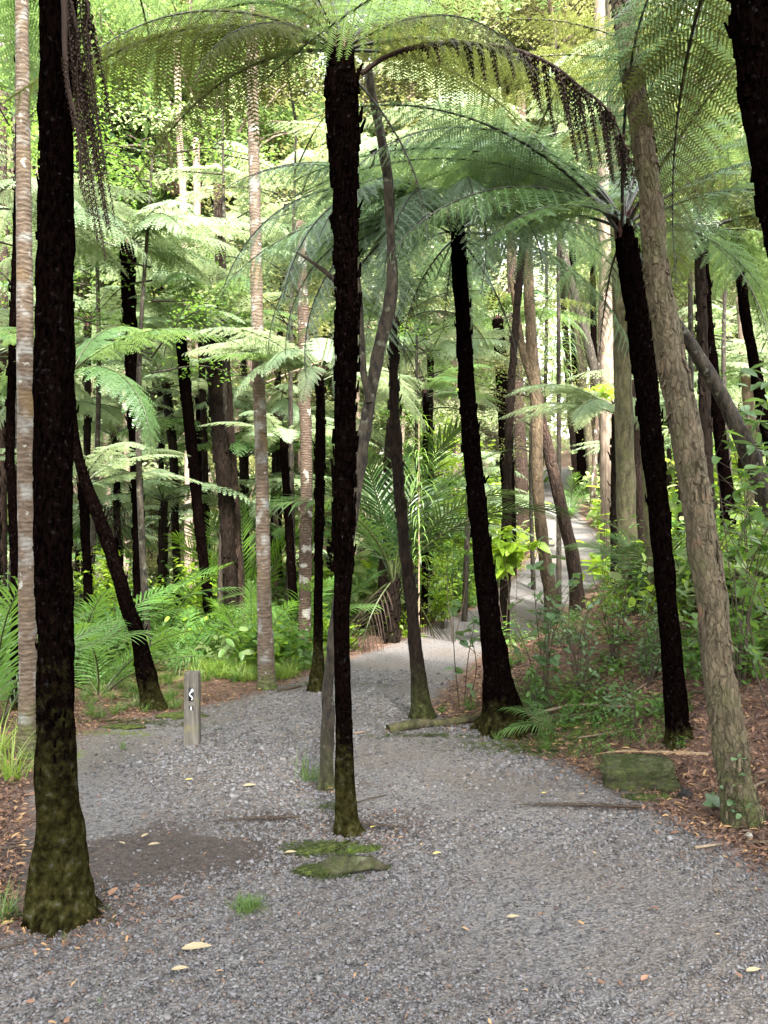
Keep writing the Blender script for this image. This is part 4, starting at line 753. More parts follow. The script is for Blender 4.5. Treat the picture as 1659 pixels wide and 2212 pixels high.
# ---- strap-leaved epiphyte hanging by the very thin black fern
def hang(label, u, v0, v1, Y, n, L_, w_, mat, seed):
    r = np.random.RandomState(seed); b_ = at(u, v1, Y); b_.z = h(b_.x, b_.y); t = thing('climbing_plant', label, 'climbing plant', b_)
    p0, p1 = np.array(at(u, v0, Y) - b_), np.array(at(u, v1, Y) - b_); Pp, rr = smoothpath([np.zeros(3), p1*.8 + [0, 0, .05], p0], [.012, .01, .008], .1); V, F = tube(Pp, rr, 6); A = Acc(); A.add(V, F, 0); ob('stem', A.mesh(['twig_pale']), t)
    B = Acc()
    for k in range(n):
        q = p1 + (p0 - p1)*r.rand(); V, F = blade(L_*(.6 + .6*r.rand()), w_, r.uniform(20, 75), r.uniform(-88, -60), n=7); V = rotz(V, r.rand()*6.28) + q; B.add(V, F, 0, r.rand())
    ob('foliage', B.mesh([mat]), t, kind='stuff')
hang('strap leaved climber hanging in tresses beside the very thin black tree fern', 905, 900, 1230, 10.8, 190, .42, .016, 'grass', 3)
hang('dry grassy climber hanging above the upper path trunks', 1205, 720, 860, 16, 120, .7, .02, 'leaf_blue', 4)
def deadmass(label, u, v, Y, wx, hz, seed):
    b_ = at(u, v, Y); b_.z = h(b_.x, b_.y); t = thing('dead_frond_heap', label, 'dead fronds', b_); r = np.random.RandomState(seed); top = np.array(at(u, v, Y) - b_); A = Acc()
    for k in range(260):
        V, F = blade(.5*r.rand() + .2, .012, r.uniform(-20, 40), r.uniform(-88, -40), n=5); V = rotz(V, r.rand()*6.28) + top + r.randn(3)*np.array([wx, .1, hz]); A.add(V, F, 0, r.rand())
    ob('foliage', A.mesh(['dead']), t, kind='stuff')
deadmass('hanging purplish brown mass of dead fronds behind the leaning black trunk', 235, 1110, 12, .22, .22, 1)

# ---- grass tufts
TF = [tuft_mesh(46, .34, .007, .05, 1, 'grass_bright'), tuft_mesh(60, .32, .006, .05, 2, 'grass'), tuft_mesh(24, .26, .006, .03, 3, 'grass', (60, 88), (20, 80))]
FM = [tuft_mesh(260, .07, .0022, .05, 4, 'grass', (20, 88), (-20, 60), .035)]
for (lb, u, v, k, s_) in [('bright green grass clump nearest the pale ringed palm foot', 28, 1690, 0, 1.3), ('pale arching grass clump left of the pale ringed palm foot', -10, 1640, 0, 1.5), ('yellowish grass clump behind the other two beside the massive trunk', 60, 1610, 0, 1.0),
    ('thin bluish grass tuft left of the forked sapling foot', 660, 1690, 2, .95), ('second thin grass tuft touching the forked sapling foot', 682, 1690, 2, .65),
    ('small grass tuft in front of the flared black trunk', 1075, 1600, 1, .40), ('grass tuft between flared trunk and mossy block, under the palm seedling', 1180, 1625, 1, .62), ('wispy grass tuft on the moss left of the mossy block', 1245, 1640, 2, .55),
    ('single stiff grass sprig touching the left end of the mossy block', 1298, 1668, 2, .5), ('grass tuft behind the left end of the mossy log', 955, 1540, 1, .45), ('leafy grass tuft against the left side of the flared trunk', 1015, 1535, 1, .75),
    ('broad bladed grass tuft at the left side of the massive trunk foot', 8, 1985, 1, .62), ('tiny grass sprig in the gravel below the massive trunk', 140, 2030, 2, .16), ('tiny green weed in the gravel near the bottom', 215, 2170, 2, .12),
    ('dark green grass tuft close behind the marker post', 385, 1525, 1, .5), ('grass sprig in litter between massive trunk and post', 265, 1620, 2, .45), ('small grass tuft at foot of the ringed palm trunk', 610, 1465, 1, .6)]:
    p_ = g3(u, v); o = ob('grass_tuft', TF[k], None, p_, (0, 0, u*.7), s_*.9); tag(o, lb, 'grass tuft')
o = ob('grass_cushion', FM[0], None, g3(533, 1965), None, .95); tag(o, 'fine round grass cushion alone in the open gravel', 'grass tuft')
# ground cover, as one mass each
r = np.random.RandomState(12)
def cover(name, n, reg, tm, s0, s1, seed):
    r = np.random.RandomState(seed); P = []
    for k in range(n):
        u = r.uniform(reg[0], reg[1]); v = r.uniform(reg[2], reg[3]); y_ = None
        d = ray(u, v)
        P.append(G(u, v))
    P = np.array([tuple(q) for q in P]); m_ = mask(P[:, 0], P[:, 1]); P = P[m_ < -.12]; n = len(P); s = r.uniform(s0, s1, n)
    scatter(name, P, np.stack([r.randn(n)*.1, r.randn(n)*.1, r.rand(n)*6.28], 1), np.stack([s]*3, 1), tm)
fernlet = frond(.5, 60, -30, npin=12, npl=5, plen=.16, seed=31, mat='fern'); fernlet2 = frond(.5, 60, -30, npin=12, npl=5, plen=.16, seed=32, mat='fern_pale')
bushy = []
for k, mt in enumerate(['leaf', 'leaf_bright', 'leaf_blue', 'leaf_pale']):
    A = Acc(); rr_ = np.random.RandomState(40 + k); q = rr_.randn(90, 3)*np.array([.14, .14, .10]) + [0, 0, .16]; q[:, 2] = np.abs(q[:, 2]); leaves(A, q, .085, rr_, .8, (LV, LF)); bushy.append(A.mesh([mt]))
cover('grass', 300, (420, 700, 1400, 1475), [TF[1], TF[0]], .4, .8, 1)
cover('grass', 70, (150, 420, 1450, 1560), [TF[1]], .35, .7, 2)
cover('undergrowth', 420, (-60, 760, 1240, 1450), [bushy[0], bushy[1], bushy[3], fernlet, fernlet2], .7, 1.6, 3)
rq = np.random.RandomState(77); yq = rq.uniform(14, 45, 2600); xq = rq.uniform(-.6, .6, 2600)*yq; kq = (mask(xq, yq) < -1.0) & (np.abs(xq/yq*FPX + 829 - 1225) > 115); xq, yq = xq[kq], yq[kq]; sq = rq.uniform(1.8, 4.2, len(xq))*(.7 + yq/60)
scatter('undergrowth', np.stack([xq, yq, H(xq, yq)], 1), np.stack([0*xq, 0*xq, rq.rand(len(xq))*6.28], 1), np.stack([sq]*3, 1), [bushy[3], bushy[1], bushy[3], fernlet2, bushy[0]])
cover('undergrowth', 420, (860, 1130, 1240, 1400), [bushy[1], bushy[0], fernlet], .6, 1.3, 4)
cover('undergrowth', 80, (1100, 1480, 1330, 1560), [bushy[2], bushy[0], fernlet], .25, .6, 5)
cover('undergrowth', 500, (1320, 1720, 1000, 1330), [bushy[0], bushy[3], fernlet, fernlet, bushy[1]], .7, 1.7, 6)
cover('undergrowth', 45, (1480, 1720, 1330, 1500), [bushy[0], fernlet, TF[1]], .4, .9, 7)
cover('undergrowth', 110, (1290, 1350, 1080, 1170), [bushy[1], fernlet2, TF[0]], .7, 1.4, 8)
cover('undergrowth', 60, (1080, 1500, 1520, 1640), [bushy[0], fernlet, TF[2]], .15, .4, 9)

# ================================================================= the forest behind
def crown_mesh(seed, mat, n=5200, rx=2.2, rz=2.6, size=.13):
    r = np.random.RandomState(seed); A = Acc(); nc = 34
    C = r.randn(nc, 3)*np.array([rx*.5, rx*.5, rz*.5]); sz = rx*(.14 + .16*r.rand(nc)); P = []
    per = n//nc
    for k in range(nc):
        q = r.randn(per, 3); q = q/np.linalg.norm(q, axis=1)[:, None]*(r.rand(per, 1)**.45)*sz[k]*np.array([1.5, 1.5, .8]) + C[k]
        A2 = q; leaves(A, A2, size, r, .9, (QV, QF), 0, np.clip(.5 + .25*r.randn(), 0, 1))
    for k in range(nc):                             # boughs to each clump
        Pp, rr = smoothpath([np.array([0, 0, -rz*.7]), C[k]*.5 + [0, 0, -.1*rz], C[k]], [.05, .03, .008], .4); V, F = tube(Pp, rr, 5); A.add(V, F, 1)
    return A.mesh([mat, 'bark_pale'])
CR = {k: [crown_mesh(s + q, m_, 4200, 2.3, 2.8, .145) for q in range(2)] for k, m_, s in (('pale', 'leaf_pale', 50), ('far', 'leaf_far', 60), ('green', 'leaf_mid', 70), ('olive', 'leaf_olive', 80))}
def far_trunk_mesh(hgt, rad, seed, mat):
    r = np.random.RandomState(seed); P = [np.array([0, 0, -.3])]; q = np.zeros(3)
    for k in range(4): q = q + np.array([r.randn()*.18, r.randn()*.18, hgt/4]); P.append(q.copy())
    return trunk_mesh(P, np.linspace(rad, rad*.45, 5), mat, .4, 8, .08, seed=seed, branches=[([P[3], P[3] + np.array([.5*r.randn(), .5*r.randn(), .7]), P[3] + np.array([1.1*r.randn(), 1.1*r.randn(), 1.6])], [rad*.35, rad*.25, .01]) for _ in range(3)]), q
TM = [far_trunk_mesh(hh, rd, s, mt) for hh, rd, s, mt in ((9, .12, 1, 'bark_pale'), (11, .14, 2, 'bark_pale'), (8, .10, 3, 'bark_ring_dark'), (12, .15, 4, 'bark_orange'))]
LBL = {'pale': 'slender pale green leafy tree in the thick forest beyond the tree ferns', 'far': 'faint bleached leafy tree far back in the forest', 'green': 'mid green leafy forest tree behind the fern crowns', 'olive': 'olive brown leafy tree high behind the tree ferns'}
def clear_view(x, y, pad=0):
    u, _ = proj(x, y, 1.6); return not (1120 - pad < u < 1330 + pad and y < 42)
r = random.Random(21); cnt = 0
def forest_tree(x, y, kind, sc, nlow=0):
    me, top = r.choice(TM); t = thing('forest_tree', LBL[kind], 'tree', (x, y, h(x, y)), 'leafy trees of the forest behind the tree ferns', r.uniform(0, 6.28))
    ob('trunk', me, t, sc=sc)
    ob('crown', r.choice(CR[kind]), t, tuple(top*sc + np.array([0, 0, .6*sc])), (0, 0, r.uniform(0, 6)), sc*r.uniform(.9, 1.2), kind='stuff')
    for k in range(nlow):
        f = r.uniform(.25, .8); ob('crown', r.choice(CR[kind]), t, tuple(top*sc*f + np.array([r.uniform(-.8, .8), r.uniform(-.5, .5), 0])*sc), (0, 0, r.uniform(0, 6)), sc*r.uniform(.35, .7), kind='stuff')
for (y0, y1, n, ks) in ((24, 30, 7, ['pale', 'far', 'olive']), (30, 45, 36, ['pale', 'pale', 'far', 'olive', 'green']), (45, 75, 54, ['far', 'pale', 'pale'])):
    for k in range(n):
        y = r.uniform(y0, y1); x = (-.62 + 1.24*(k + r.uniform(.1, .9))/n)*y
        m_ = float(mask(x, y))
        if m_ > -1.2 or not clear_view(x, y, 10): continue
        forest_tree(x, y, r.choice(ks), r.uniform(.8, 1.15)*(1 + (y - 15)/75), 2 if y < 30 else 5)
for (u, v, y, kd, sc) in ((-40, 250, 15, 'green', 1.2), (160, 120, 17, 'pale', 1.2), (230, 330, 20, 'green', 1.0), (330, 60, 15, 'green', 1.1), (420, 260, 19, 'pale', 1.2), (500, 60, 17, 'olive', 1.1), (620, 150, 21, 'pale', 1.3), (660, 380, 18, 'green', .9), (850, 60, 17, 'olive', 1.1), (960, 220, 21, 'olive', 1.2), (1060, 60, 16, 'pale', 1.1), (1200, 160, 20, 'pale', 1.2), (1320, 40, 15, 'olive', 1.0), (1440, 250, 19, 'pale', 1.1), (1560, 80, 15, 'green', 1.1), (1650, 320, 17, 'pale', 1.0), (100, 480, 19, 'pale', .9), (560, 480, 22, 'pale', 1.0), (330, 560, 23, 'pale', 1.0), (720, 620, 24, 'far', 1.0), (1500, 480, 18, 'olive', .9), (250, 760, 24, 'pale', .9), (480, 800, 27, 'far', 1.0)):
    y *= 1.75; sc *= 1.55; top = at(u, v, y); gz = h(top.x, top.y); me, tp = TM[r.randrange(3)]; tp = Vector(tp); ks = (top.z - gz)/tp.z
    t = thing('forest_tree', LBL[kd], 'tree', (top.x - tp.x*ks, top.y - tp.y*ks, gz), 'leafy trees of the forest behind the tree ferns'); ob('trunk', me, t, sc=(min(ks, 1), min(ks, 1), ks))
    for k in range(5): ob('crown', r.choice(CR[kd]), t, (tp.x*ks + r.uniform(-2.4, 2.4), tp.y*ks + r.uniform(-1.5, 1.5), tp.z*ks + r.uniform(-3, 1.5)), (0, 0, r.uniform(0, 6)), sc*r.uniform(.6, .95), kind='stuff')
# unseen tall trees added round and behind the viewer to shade the near path
for (x, y, kd, sc) in ((-4.5, 1.0, 'green', .95), (3.4, -3.2, 'green', 1.0), (-1.0, -3.5, 'green', 1.05), (-7.5, 3.5, 'green', .9), (1.5, -6.5, 'pale', 1.1), (-4.5, -6, 'green', 1.1), (7.5, -3, 'green', 1.1), (-2.5, -8.5, 'green', 1.15), (4.5, -9.5, 'green', 1.15), (-8.5, -2, 'green', 1.0)):
    me, top = TM[0] if sc < 1 else TM[1]; t = thing('forest_tree', LBL[kd], 'tree', (x, y, h(x, y)), 'unseen trees added to shade the near path', r.uniform(0, 6.28)); ob('trunk', me, t, sc=sc); t['label'] = 'unseen leafy tree added around the viewer to shade the near path'
    for k in range(5): ob('crown', r.choice(CR[kd]), t, tuple(top*sc + np.array([r.uniform(-1.8, 1.8), r.uniform(-1.8, 1.8), r.uniform(-2.2, 1)])), (0, 0, r.uniform(0, 6)), sc*r.uniform(.8, 1.1), kind='stuff')
# tree ferns of the middle distance
CF = 'tree ferns of the middle distance'
MT = [trunk_mesh([np.array([0, 0, -.2]), np.array([.03, 0, hh*.5]), np.array([0.06*s_, 0, hh])], [.085, .055, .05], 'bark_fern_brown', .12, 10, .14, seed=hh, stubs=60, stub_h=(.6, 9), stub_len=.09) for hh, s_ in ((1.5, 1), (2.2, -1), (3.0, 1), (4.2, -1))]
MH = [1.5, 2.2, 3.0, 4.2]
def mid_fern(x, y, k, fm, sc, label, n=11):
    t = thing('tree_fern', label, 'tree fern', (x, y, h(x, y)), CF, r.uniform(0, 6.28)); ob('trunk', MT[k], t)
    q = random.Random(int(x*100)); 
    for i in range(n):
        a = i*137.5 + q.uniform(-12, 12); ob('frond', FR[fm][(0, 2, 2, 1, 0)[i % 5]], t, (0, 0, MH[k]), (q.uniform(-.1, .1), R(q.uniform(-4, 14)), R(a)), sc*q.uniform(.85, 1.1))
ML = {'pale2': 'pale tree fern with spreading crown in the misty clearing beyond', 'green2': 'green tree fern with spreading crown deeper in the forest', 'olive2': 'olive tinted tree fern with spreading crown deeper in the forest'}
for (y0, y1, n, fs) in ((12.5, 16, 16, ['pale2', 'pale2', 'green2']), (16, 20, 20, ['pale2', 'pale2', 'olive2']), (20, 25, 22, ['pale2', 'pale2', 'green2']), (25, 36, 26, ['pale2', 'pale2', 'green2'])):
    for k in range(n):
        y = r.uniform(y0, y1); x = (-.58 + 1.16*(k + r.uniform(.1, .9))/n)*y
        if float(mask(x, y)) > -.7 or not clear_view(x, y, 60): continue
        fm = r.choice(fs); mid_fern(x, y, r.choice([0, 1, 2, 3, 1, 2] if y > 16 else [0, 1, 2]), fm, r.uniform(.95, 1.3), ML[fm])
# three bigger fern crowns high on the right, over the path
for (lb, u, v, Y_, hk, fm, sc) in [('high bright tree fern crown above the path, left of the flaky tree', 1150, 300, 11.5, -.42, 'pale1', 1.5), ('bright tree fern crown behind the middle trunk top', 900, 400, 13, -.6, 'pale1', 1.4), ('tree fern crown arching at the top right behind the flaky tree', 1500, 190, 8.2, .2, 'olive', 1.35), 
    ('pale tree fern with crown above the umbrella crowned fern', 620, 430, 15, -.3, 'pale1', 1.35), ('low bright tree fern crown beside the upper path', 1330, 880, 11.0, .05, 'pale1', .85), ('wide pale umbrella crown between the umbrella fern and the ringed palm', 430, 620, 13.5, .1, 'pale1', 1.25), ('flat pale crown low behind the umbrella fern', 190, 690, 13, -.1, 'pale1', 1.15), ('broad pale crown behind the bent black trunk', 345, 800, 15.5, 0, 'pale1', 1.25),
    ('pale crown high beside the ringed palm', 520, 520, 15, .1, 'pale1', 1.3), ('low pale crown seen left of the leaning trunk', 110, 880, 12.5, 0, 'pale1', 1.0), ('pale crown under the low crown by the ringed palm', 600, 900, 14.5, 0, 'pale1', 1.1), ('pale crown just above the dead brown fronds', 245, 930, 15, .1, 'pale1', 1.1), ('wide pale crown left of the middle tree fern, at mid height', 655, 560, 14.5, .1, 'pale1', 1.2), ('pale crown behind the left border palms', -20, 760, 11, 0, 'pale1', 1.1), ('pale crown behind the very thin black tree fern', 930, 760, 14.5, 0, 'pale1', 1.1),
    ('tree fern crown at the left border behind the pale palm', -40, 440, 8.5, 0, 'pale1', 1.1)]:
    top = at(u, v, Y_); g_ = Vector((top.x + hk, top.y + .2, 0)); g_.z = h(g_.x, g_.y); hh = top.z - g_.z
    t = thing('tree_fern', lb, 'tree fern', g_)
    SEED[0] += 1; ob('trunk', trunk_mesh([np.array([0, 0, -.2]), np.array([-hk*.3, 0, hh*.5]), np.array([-hk, -.2, hh])], [.085, .055, .055], 'bark_fern_brown', .08, 12, .12, seed=SEED[0], stubs=100, stub_h=(1, 99), stub_len=.08), t)
    crown(t, (-hk, -.2, hh), fm, 13, sc, int(SEED[0]*31), rad=.06, kinds=(2, 6, 5, 2, 0, 6), tilt=(-8, 8))
# far hillside wood that reads as one mass
A = Acc(); rr_ = np.random.RandomState(99); P = []
for k in range(900):
    y = rr_.uniform(75, 130); x = rr_.uniform(-.8, .8)*y; z = h(x, y) + rr_.uniform(0, 22)*(y/90); q = rr_.randn(70, 3)*np.array([2.6, 2.6, 2.2]) + [x, y, z]; P.append(q)
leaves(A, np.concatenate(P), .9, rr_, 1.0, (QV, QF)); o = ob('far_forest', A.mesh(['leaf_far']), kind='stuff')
# fine leafy sprays of the canopy in front of the far trees (upper left), as branches of real trees
def canopy_branch(label, u, v, Y, L_, mat, seed, n=900, size=.05, az=0):
    """a small understorey tree whose airy crown fills part of the middle height"""
    top = at(u, v, Y); b_ = Vector((top.x, top.y, h(top.x, top.y))); hh = top.z - b_.z; t = thing('understorey_tree', label, 'tree', b_); r = np.random.RandomState(seed); A = Acc(); B = Acc()
    q = [np.array([0, 0, -.1]), np.array([.1*r.randn(), .1*r.randn(), hh*.5]), np.array([0, 0, hh])]; Pp, rr = smoothpath(q, [.05, .035, .015], .3); V, F = tube(Pp, rr, 7); A.add(V, F, 0)
    for k in range(16):
        z = hh*(.55 + .5*r.rand()); a = r.rand()*6.28; e = np.array([math.cos(a)*L_, math.sin(a)*L_, z + r.uniform(-.2, .5)]); s0 = np.array([0, 0, min(z, hh)]); m_ = (s0 + e)/2 + [0, 0, .15]
        Pb, rb = smoothpath([s0, m_, e], [.014, .009, .003], .1); V, F = tube(Pb, rb, 4); A.add(V, F, 0)
        pts = Pb[r.randint(len(Pb)//4, len(Pb), n//16)] + r.randn(n//16, 3)*np.array([.16, .16, .08]); leaves(B, pts, size, r, .7, (QV, QF), 0, np.clip(.5 + .2*r.randn(), 0, 1))
    ob('trunk', A.mesh(['bark_grey']), t); ob('foliage', B.mesh([mat]), t, kind='stuff')
for k, (u, v, Y_, L_, mt, lb) in enumerate([(330, 330, 10, 1.5, 'leaf', 'airy small leaved tree in the upper left behind the long olive fronds'), (480, 180, 12, 1.7, 'leaf_pale', 'light leaved tree left of the ringed palm near the top'), (200, 260, 11.5, 1.6, 'leaf', 'fine leaved tree next to the massive trunk near the top'), (640, 260, 12, 1.5, 'leaf_olive', 'olive twiggy tree between ringed palm and middle tree fern'),
    (1000, 180, 13, 1.8, 'leaf_olive', 'olive leaved tree behind the dead hanging frond'), (1200, 60, 14, 2.0, 'leaf_olive', 'yellowish small leaved tree at the top near the flaky tree'), (900, 620, 13, 1.2, 'leaf', 'green leafy tree behind the forked sapling'), (1150, 760, 15.5, 1.3, 'leaf_olive', 'small leaved tree with olive leaves above the upper path'),
    (620, 620, 13, 1.2, 'leaf_olive', 'twiggy olive tree right of the ringed palm at mid height'), (1480, 100, 11, 1.6, 'leaf_olive', 'olive tree at the top between flaky tree and the edge fern'), (30, 250, 10, 1.3, 'leaf', 'dark leaved tree at the top left border'), (1580, 400, 12, 1.5, 'leaf', 'green leafy tree high behind the upper bank fern')]):
    canopy_branch(lb, u, v, Y_, L_, mt, 300 + k, 2600, .055)

M['moss_blade'] = leafmat('moss_blade', (.018, .028, .005), (.06, .08, .012), (.08, .11, .015), .25, .7)
fuzz = tuft_mesh(14, .022, .0022, 0, 61, 'moss_blade', (30, 88), (-10, 60), .010); fuzz2 = tuft_mesh(14, .016, .003, 0, 62, 'moss_blade', (20, 80), (-10, 60), .010)
rq = np.random.RandomState(5); fp = []
for (u, v, rx, ry, n_) in ((1160, 1620, .5, .16, 500), (690, 1838, .13, .07, 260), (720, 1745, .12, .07, 80), (1400, 1727, .13, .035, 160), (300, 1560, .5, .08, 200), (1230, 1570, .4, .12, 250), (930, 1590, .4, .04, 120), (90, 1980, .2, .08, 90), (1120, 1500, .5, .3, 200), (700, 1895, .09, .03, 90), (700, 1480, .5, .15, 120)):
    q_ = G(u, v)
    for k in range(n_): fp.append((q_.x + rq.randn()*rx*.6, q_.y + rq.randn()*ry*.6))
fp = np.array(fp); n = len(fp); s_ = rq.uniform(.6, 1.5, n)
scatter('moss_growth', np.stack([fp[:, 0], fp[:, 1], H(fp[:, 0], fp[:, 1]) + .002], 1), np.stack([rq.randn(n)*.2, rq.randn(n)*.2, rq.rand(n)*6.28], 1), np.stack([s_]*3, 1), [fuzz, fuzz2, fuzz])
# ================================================================= marker post
pb = G(416, 1608); t = thing('marker_post', 'short weathered square timber marker post with small track signs, standing in the gravel', 'marker post', pb); t.rotation_euler = (R(-1), R(-.6), R(2))
def box(A, a, b_, mi=0, tap=0, tint=.5):
    x0, y0, z0 = a; x1, y1, z1 = b_
    V = [(x0 - tap, y0 - tap, z0), (x1 + tap, y0 - tap, z0), (x1 + tap, y1 + tap, z0), (x0 - tap, y1 + tap, z0), (x0, y0, z1), (x1, y0, z1), (x1, y1, z1), (x0, y1, z1)]
    A.add(V, [(0, 3, 2, 1), (4, 5, 6, 7), (0, 1, 5, 4), (1, 2, 6, 5), (2, 3, 7, 6), (3, 0, 4, 7)], mi, tint)
pw = .0525; bm = bmesh.new(); bmesh.ops.create_cube(bm, size=1)
for v_ in bm.verts: v_.co = Vector((v_.co.x*2*pw, v_.co.y*2*pw, -.12 if v_.co.z < 0 else .545))
for v_ in bm.verts:
    if v_.co.z < 0: v_.co.x *= 1.08; v_.co.y *= 1.08
    elif v_.co.y > 0: v_.co.z += .006
bmesh.ops.bevel(bm, geom=list(bm.edges), offset=.005, segments=2, affect='EDGES'); bmesh.ops.subdivide_edges(bm, edges=[e for e in bm.edges if abs(e.verts[0].co.z - e.verts[1].co.z) > .3], cuts=8)
me = bpy.data.meshes.new('post'); bm.to_mesh(me); bm.free(); me.materials.append(M['post'])
a_ = me.attributes.new('moss', 'FLOAT', 'POINT'); a_.data.foreach_set('value', [.30 if v_.co.z > .4 else (.001 if v_.co.z > .07 else .0) for v_ in me.vertices])
ob('post', me, t)
A = Acc(); box(A, (-.019, -pw - .004, .335), (.019, -pw + .002, .437)); sg = ob('sign_plate', A.mesh(['black']), t)
A = Acc(); zs = np.linspace(.345, .412, 30); xs = .0115*np.sin((zs - .345)/.067*2*np.pi*1.08 + .35)
Pw = np.stack([xs, np.full(30, -pw - .0045), zs], 1); T = nrm(np.gradient(Pw, axis=0)); Nn = np.stack([-T[:, 2], 0*T[:, 0], T[:, 0]], 1); w_ = .0042
V = np.concatenate([Pw - Nn*w_, Pw + Nn*w_, Pw - Nn*w_ + [0, -.0015, 0], Pw + Nn*w_ + [0, -.0015, 0]]); i = np.arange(29)
A.add(V, np.concatenate([np.stack([i + 60, i + 61, i + 91, i + 90], 1), np.stack([i, i + 1, i + 61, i + 60], 1), np.stack([i + 30, i + 90, i + 91, i + 31], 1)]))
e = Pw[-1]; yy = -pw - .006; hx, hz = float(e[0]), float(e[2])
A.add([(hx - .013, yy, hz - .004), (hx + .004, yy, hz - .008), (hx + .012, yy, hz + .004), (hx + .001, yy, hz + .020)], [(0, 1, 2, 3)])
ob('arrow_mark', A.mesh(['white']), sg)
A = Acc(); box(A, (-.017, -pw - .003, .262), (.017, -pw + .002, .300)); sg = ob('sign_plate', A.mesh(['post'] if False else ['charcoal']), t)
A = Acc(); yy = -pw - .0045                         # the little walker
def poly(pts): A.add([(x_, yy, z_) for x_, z_ in pts], [(0, 1, 2, 3)])
poly([(-.003, .292), (.002, .2915), (.0025, .297), (-.002, .2975)]); poly([(-.004, .279), (.003, .279), (.0035, .291), (-.0035, .291)])
poly([(-.011, .265), (-.008, .265), (.000, .279), (-.004, .280)]); poly([(.007, .265), (.010, .2655), (.003, .280), (-.001, .279)]); poly([(.003, .288), (.009, .281), (.010, .283), (.0035, .291)]); poly([(-.0035, .289), (-.010, .281), (-.0085, .280), (-.003, .286)])
ob('walker_mark', A.mesh(['white']), sg)

# ================================================================= stones, stump, logs, sticks, leaves
def lump(dims, seed, amp=.25, flat=.3, sub=4, boxy=.0, f=2.2, moss=None, mat='rock'):
    bm = bmesh.new(); bmesh.ops.create_icosphere(bm, subdivisions=sub, radius=1)
    for v_ in bm.verts:
        d = v_.co.copy()
        if boxy: m_ = max(abs(d.x), abs(d.y), abs(d.z)); d = d.lerp(d/m_*.86, boxy)
        k = 1 + amp*noise.noise(v_.co*f + Vector((seed, 0, 0))) + amp*.4*noise.noise(v_.co*f*3.5 + Vector((0, seed, 0))) + amp*.28*noise.noise(v_.co*f*9 + Vector((0, 0, seed)))
        d = d*k; v_.co = Vector((d.x*dims[0], d.y*dims[1], max(d.z, -flat)*dims[2]))
    me = bpy.data.meshes.new('lump'); bm.to_mesh(me); bm.free(); me.materials.append(M[mat])
    a_ = me.attributes.new('moss', 'FLOAT', 'POINT'); a_.data.foreach_set('value', [moss(v_.co, v_.normal) if moss else 0. for v_ in me.vertices])
    me.polygons.foreach_set('use_smooth', np.ones(len(me.polygons), bool)); return me
p_ = G(1392, 1712); tag(ob('mossy_rock', lump((.235, .16, .105), 4, .16, .5, 5, .88, moss=lambda c_, n_: .9 if n_.z > -.3 else .5), None, p_ + Vector((0, .12, .06)), (R(6), R(-3), R(-6))), 'square mossy block half sunk in the leaf litter at the path edge', 'rock')
p_ = G(750, 1893); t = thing('tree_root', 'low mossy root hump breaking the gravel in front of the middle tree fern', 'root', p_)
A = Acc(); V, F = tube(np.array([[-.13, .02, .0], [-.06, .03, .03], [.03, .04, .035], [.11, .06, .03], [.19, .08, .0]]), [.035, .045, .04, .026, .012], 16, lambda i, th, PP, RR: 1 + .55*np.array([[noise.noise(Vector((math.cos(b_)*2, math.sin(b_)*2, a*.9))) for b_ in th] for a in i])); A.add(V, F, 0, .5, np.clip(.8 - V[:, 0]*1.2, .25, .9)); ob('root', A.mesh(['rock'], True), t)
ob('moss', lump((.09, .04, .024), 8, .7, .3, 4, f=3.5, mat='moss_dark'), t, (-.15, .01, .015), (0, 0, .2)); ob('moss', lump((.10, .03, .014), 9, .4, .3, 3, mat='moss'), t, (.06, .09, .085), (0, 0, .25))
tag(ob('moss_cushion', lump((.15, .05, .016), 2, .8, .2, 4, f=3.5, mat='moss_dark'), None, G(695, 1838), (0, 0, .5)), 'long low moss cushion at the left foot of the middle tree fern', 'moss')
tag(ob('moss_cushion', lump((.16, .045, .02), 3, .5, .2, 3, mat='moss'), None, G(1400, 1727), (0, 0, .15)), 'vivid green moss strip lying in front of the mossy block', 'moss')
tag(ob('moss_cushion', lump((.09, .06, .02), 5, .5, .2, 3, mat='moss'), None, G(1230, 1568), (0, 0, .15)), 'yellow green moss patch on the litter under the shrubs', 'moss')
tag(ob('moss_cushion', lump((.22, .10, .03), 6, .5, .2, 3, mat='moss_dark'), None, G(385, 1548), (0, 0, .3)), 'mossy mound between the leaning trunk foot and the post', 'moss')
tag(ob('moss_cushion', lump((.17, .06, .02), 7, .5, .2, 3, mat='moss_dark'), None, G(262, 1572), (0, 0, .1)), 'dull moss strip on litter left of the leaning trunk foot', 'moss')
tag(ob('charred_stub', lump((.035, .03, .05), 7, .6, .4, 3, mat='charcoal'), None, G(1480, 1722)), 'small black broken stub right of the vivid moss strip', 'stub')
tag(ob('pale_stone', lump((.022, .018, .02), 9, .4, .6, 2, mat='pale_stone'), None, G(1618, 1812) + Vector((0, 0, .012))), 'small cream white stone below the flaky tree foot', 'stone')
def stick(name, label, pts, rad, mat, lift=.012, cat='stick', kids=None, sides=7):
    b_ = G(*pts[0]); P = [np.array(G(*q) - b_) + [0, 0, lift] for q in pts]; P = [q + np.array([0, 0, (.3*rad) if i % 2 else 0]) for i, q in enumerate(P)]
    Pp, rr = smoothpath(P, np.linspace(rad, rad*.55, len(P)), .04); V, F = tube(Pp, rr, sides, lambda i, th, PP, RR: 1 + .22*np.array([[noise.noise(Vector((math.cos(c_), math.sin(c_), a*.3 + rad*99))) for c_ in th] for a in i])); A = Acc()
    A.add(V, F, 0, .5, .5 if mat in ('bark_mossy', 'rock') else 0); o = ob(name, A.mesh([mat], True), None, b_); return tag(o, label, cat)
